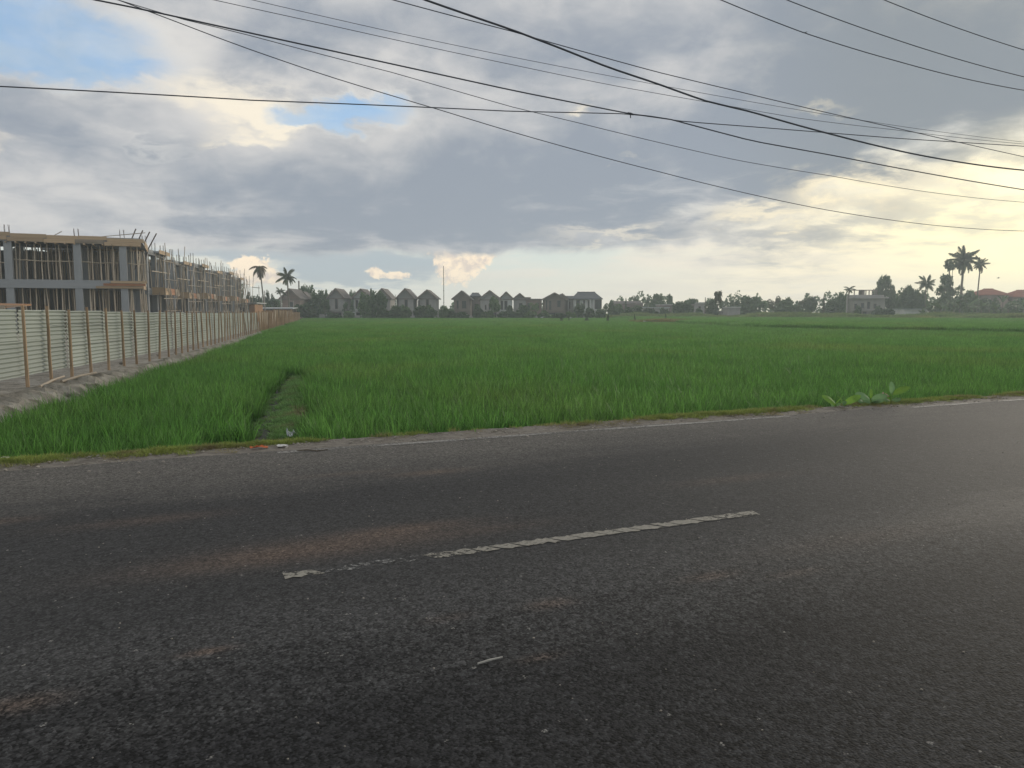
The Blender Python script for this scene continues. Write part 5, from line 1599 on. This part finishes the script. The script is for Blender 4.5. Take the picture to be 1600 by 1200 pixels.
mb = MB(); mb.tube([(0, 0, 0), (0.005, 0, -.07)], [.012, .008], 5); mb.build('bolt', MT['cable'], t)

# ------------------------------------------------------------------ poles and mast
def pole(px, top, bottom, d, r, label, m, cat='pole', arm=False, name='pole'):
    x = px_x(px, d); z0 = fz(d) - .1; z1 = px_z(top, d)
    t = thing(name, (x, d, z0), label, cat)
    mb = MB(); mb.tube([(0, 0, 0), (0.02, 0, (z1 - z0) * .5), (0, 0, z1 - z0)], [r, r * .9, r * .75], 6); mb.build('shaft', m, t)
    if arm:
        mb = MB(); mb.bar((-arm, -.05, z1 - z0 - .3), (arm * .2, -.05, z1 - z0 - .45), .1, .1); mb.build('crossarm', m, t)
    return t


pole(414, 455, 488, 128, .09, 'pale pole standing close to the browned palm stem', MT['pole'])
pole(405.5, 447, 488, 140, .05, 'thin dark pole with a slanting arm left of the browned palm', MT['bark'], arm=1.2)
pole(439.5, 457, 486, 140, .10, 'pale pole left of the rosy gabled house', MT['pole'])
pole(458.5, 471, 488, 146, .08, 'short pale pole in front of the rosy gabled house', MT['pole'])
pole(468, 440, 470, 184, .20, 'stout dark post rising behind the rosy gabled house', MT['bark'])
pole(618, 461, 480, 168, .06, 'thin post left of the clear pair of gables', MT['bark'])
pole(1101.5, 465, 487, 184, .12, 'dark post right of the pale house', MT['bark'])
pole(1141, 464, 480, 190, .07, 'thin pole rising above the small white shed', MT['bark'])
pole(1322.5, 462, 484, 176, .16, 'pale leaning stem left of the terrace building', MT['pole'])
mast = pole(693.5, 417, 480, 185, .09, 'tall thin radio mast between the two groups of houses', MT['steel'], 'mast', name='mast')
for k in range(6):
    mb = MB(); z = 4 + k * 1.4; mb.bar((-.14, -.1, z), (.14, -.1, z + .05), .05, .05); mb.build('rung', MT['steel'], mast)

# ------------------------------------------------------------------ small things
def bird(px, py, d, span, label, rz, roll):
    p = at(px, py, d)
    t = thing('bird', p, label, 'bird', rz=rz)
    s = span
    mb = MB(); mb.tube([(-.22 * s, 0, 0), (-.1 * s, 0, .01 * s), (.08 * s, 0, .015 * s), (.2 * s, 0, .01 * s), (.27 * s, 0, 0)], [.006 * s, .045 * s, .055 * s, .035 * s, .008 * s], 6)
    mb.add([(-.2 * s, .02 * s, 0), (-.34 * s, .06 * s, 0), (-.34 * s, -.06 * s, 0), (-.2 * s, -.02 * s, 0)], [(0, 1, 2, 3)])
    mb.build('body', MT['bird'], t)
    for q in (-1, 1):
        mb = MB(); w = [(.07 * s, 0, .01 * s), (.1 * s, q * .22 * s, .10 * s), (.0, q * .5 * s, .04 * s), (-.05 * s, q * .25 * s, .08 * s), (-.07 * s, 0, 0)]
        mb.add([(x, y, z) for x, y, z in w] + [(x, y, z - .01 * s) for x, y, z in w], [(0, 1, 2, 3, 4), (9, 8, 7, 6, 5), (0, 5, 6, 1), (1, 6, 7, 2), (2, 7, 8, 3), (3, 8, 9, 4)])
        mb.build('wing', MT['bird'], t)
    t.rotation_euler.x = roll
    return t


bird(1258, 51, 26, 0.26, 'small dark bird flying just under the upper right wires', 0.4, 0.1)
bird(1560, 434.5, 120, 0.9, 'dark bird flying low over the left red roof', 2.9, 0.2)


def on_shoulder(px, py):
    return gp(px, py, -0.008)


def scrap(name, px, py, w, l, m, label, cat, seed, crumple=0.02, rz=0.0, z=None, holes=False):
    p = on_shoulder(px, py) if z is None else gp(px, py, z)
    r = np.random.RandomState(seed); mb = MB(); n = 5
    for i in range(n + 1):
        for j in range(n + 1):
            x, y = (i / n - .5) * w, (j / n - .5) * l
            mb.v.append((x + r.normal() * .006, y + r.normal() * .006, .008 + abs(r.normal()) * crumple + .01 * math.sin(3 * i / n)))
    mb.f = [(i * (n + 1) + j, i * (n + 1) + j + 1, (i + 1) * (n + 1) + j + 1, (i + 1) * (n + 1) + j) for i in range(n) for j in range(n)]; mb.mi = [0] * len(mb.f)
    o = mb.build(name, m); o.location = p; o.rotation_euler.z = rz
    return tag(o, label, cat)


scrap('plastic_wrapper', 405, 701.5, .19, .07, MT['orange'], 'crumpled orange plastic wrapper on the road shoulder left of the paper scrap', 'litter', 1, .012, .15)
scrap('paper_scrap', 441, 698.5, .11, .13, MT['paper'], 'flat whitish paper scrap on the road shoulder near the path', 'litter', 2, .006, .35)
scrap('crumpled_bag', 456, 683, .09, .12, MT['plastic'], 'crumpled white plastic bag at the near end of the path', 'litter', 3, .05, .9, z=-0.16)
scrap('paper_scrap', 8, 718, .07, .05, MT['paper'], 'small white scrap in the mossy grass, far left of the road edge', 'litter', 4, .012, 0)
scrap('paper_scrap', 1380, 623, .20, .12, MT['pink'], 'crumpled pinkish paper between the roadside weeds', 'litter', 5, .035, .3, z=0.0)
for (x, y, d, lb, w) in ((1018, 505.5, 95, 'white plastic sheet lying on the rice below the yellowed grass', 1.3), (848, 496.5, 150, 'tiny white scrap in the far rice below the wide dark gable', .7), (893, 497.5, 140, 'tiny white scrap in the far rice below the long grey roof', .6)):
    p = at(x, y, d); r = np.random.RandomState(int(x)); mb = MB()
    for i in range(4):
        for j in range(3): mb.v.append(((i / 3 - .5) * w * (1.5 if d < 100 else 1) + r.normal() * .05, (j / 2 - .5) * w, abs(r.normal()) * .08 + .05 * i))
    mb.f = [(i * 3 + j, i * 3 + j + 1, i * 3 + j + 4, i * 3 + j + 3) for i in range(3) for j in range(2)]; mb.mi = [0] * 6
    o = mb.build('plastic_sheet', MT['plastic']); o.location = (p.x, p.y, fz(d) + .50); tag(o, lb, 'sheet')
p = on_shoulder(486, 706)
mb = MB(); mb.tube([(-.15, -.02, .012), (-.05, .01, .02), (.06, 0, .012), (.17, .05, .016)], [.007, .008, .007, .004], 5); mb.tube([(.02, .005, .015), (.09, -.05, .014)], [.005, .003], 4)
o = mb.build('twig', MT['bark']); o.location = p; tag(o, 'dry forked twig on the road shoulder right of the paper scrap', 'twig')
p = gp(765, 1034, 0.004)
mb = MB(); mb.tube([(-.05, -.03, .006), (0, 0, .008), (.055, .035, .005)], [.004, .005, .003], 5)
o = mb.build('straw', MT['pole']); o.location = p; tag(o, 'short pale straw lying alone on the near dark asphalt', 'straw')
# stones and a loose pole along the foot of the fence
for i, (px, py, s, lb) in enumerate(((190, 569, .16, 'pale stone at the foot of the fence, nearest of the three'), (248, 556, .18, 'pale stone at the foot of the fence, middle of the three'), (275, 552.5, .15, 'pale stone at the foot of the fence, farthest of the three'))):
    p = gp(px, py, .04); o = link('stone', pebble(np.random.RandomState(40 + i), s * .5)); o.location = p + Vector((0, 0, .03)); tag(o, lb, 'stone', 'stones along the fence')
for (a, b, lb) in (((62, 604), (100, 588), 'bamboo pole lying at the foot of the fence, left of the other'), ((96, 596), (150, 582), 'longer bamboo pole lying at the foot of the fence')):
    p, q = gp(*a, .05), gp(*b, .07); mb = MB(); mb.tube([Vector((0, 0, 0)), (q - p) * .5 + Vector((0, 0, .02)), q - p], [.03, .028, .022], 6)
    o = mb.build('bamboo_pole', MT['bamboo']); o.location = p; tag(o, lb, 'pole', 'poles lying by the fence')

# ------------------------------------------------------------------ air
mb = MB(); mb.box(-440, 440, -50, 650, -2.0, 24.0)
hm = bpy.data.materials.new('haze_air'); hm.use_nodes = True; t = hm.node_tree; t.nodes.clear()
pv = t.nodes.new('ShaderNodeVolumePrincipled'); ou = t.nodes.new('ShaderNodeOutputMaterial')
pv.inputs['Color'].default_value = (0.84, 0.94, 1.0, 1); pv.inputs['Density'].default_value = 0.0011; pv.inputs['Anisotropy'].default_value = 0.3
t.links.new(pv.outputs[0], ou.inputs['Volume'])
tag(mb.build('haze', hm), kind='stuff')
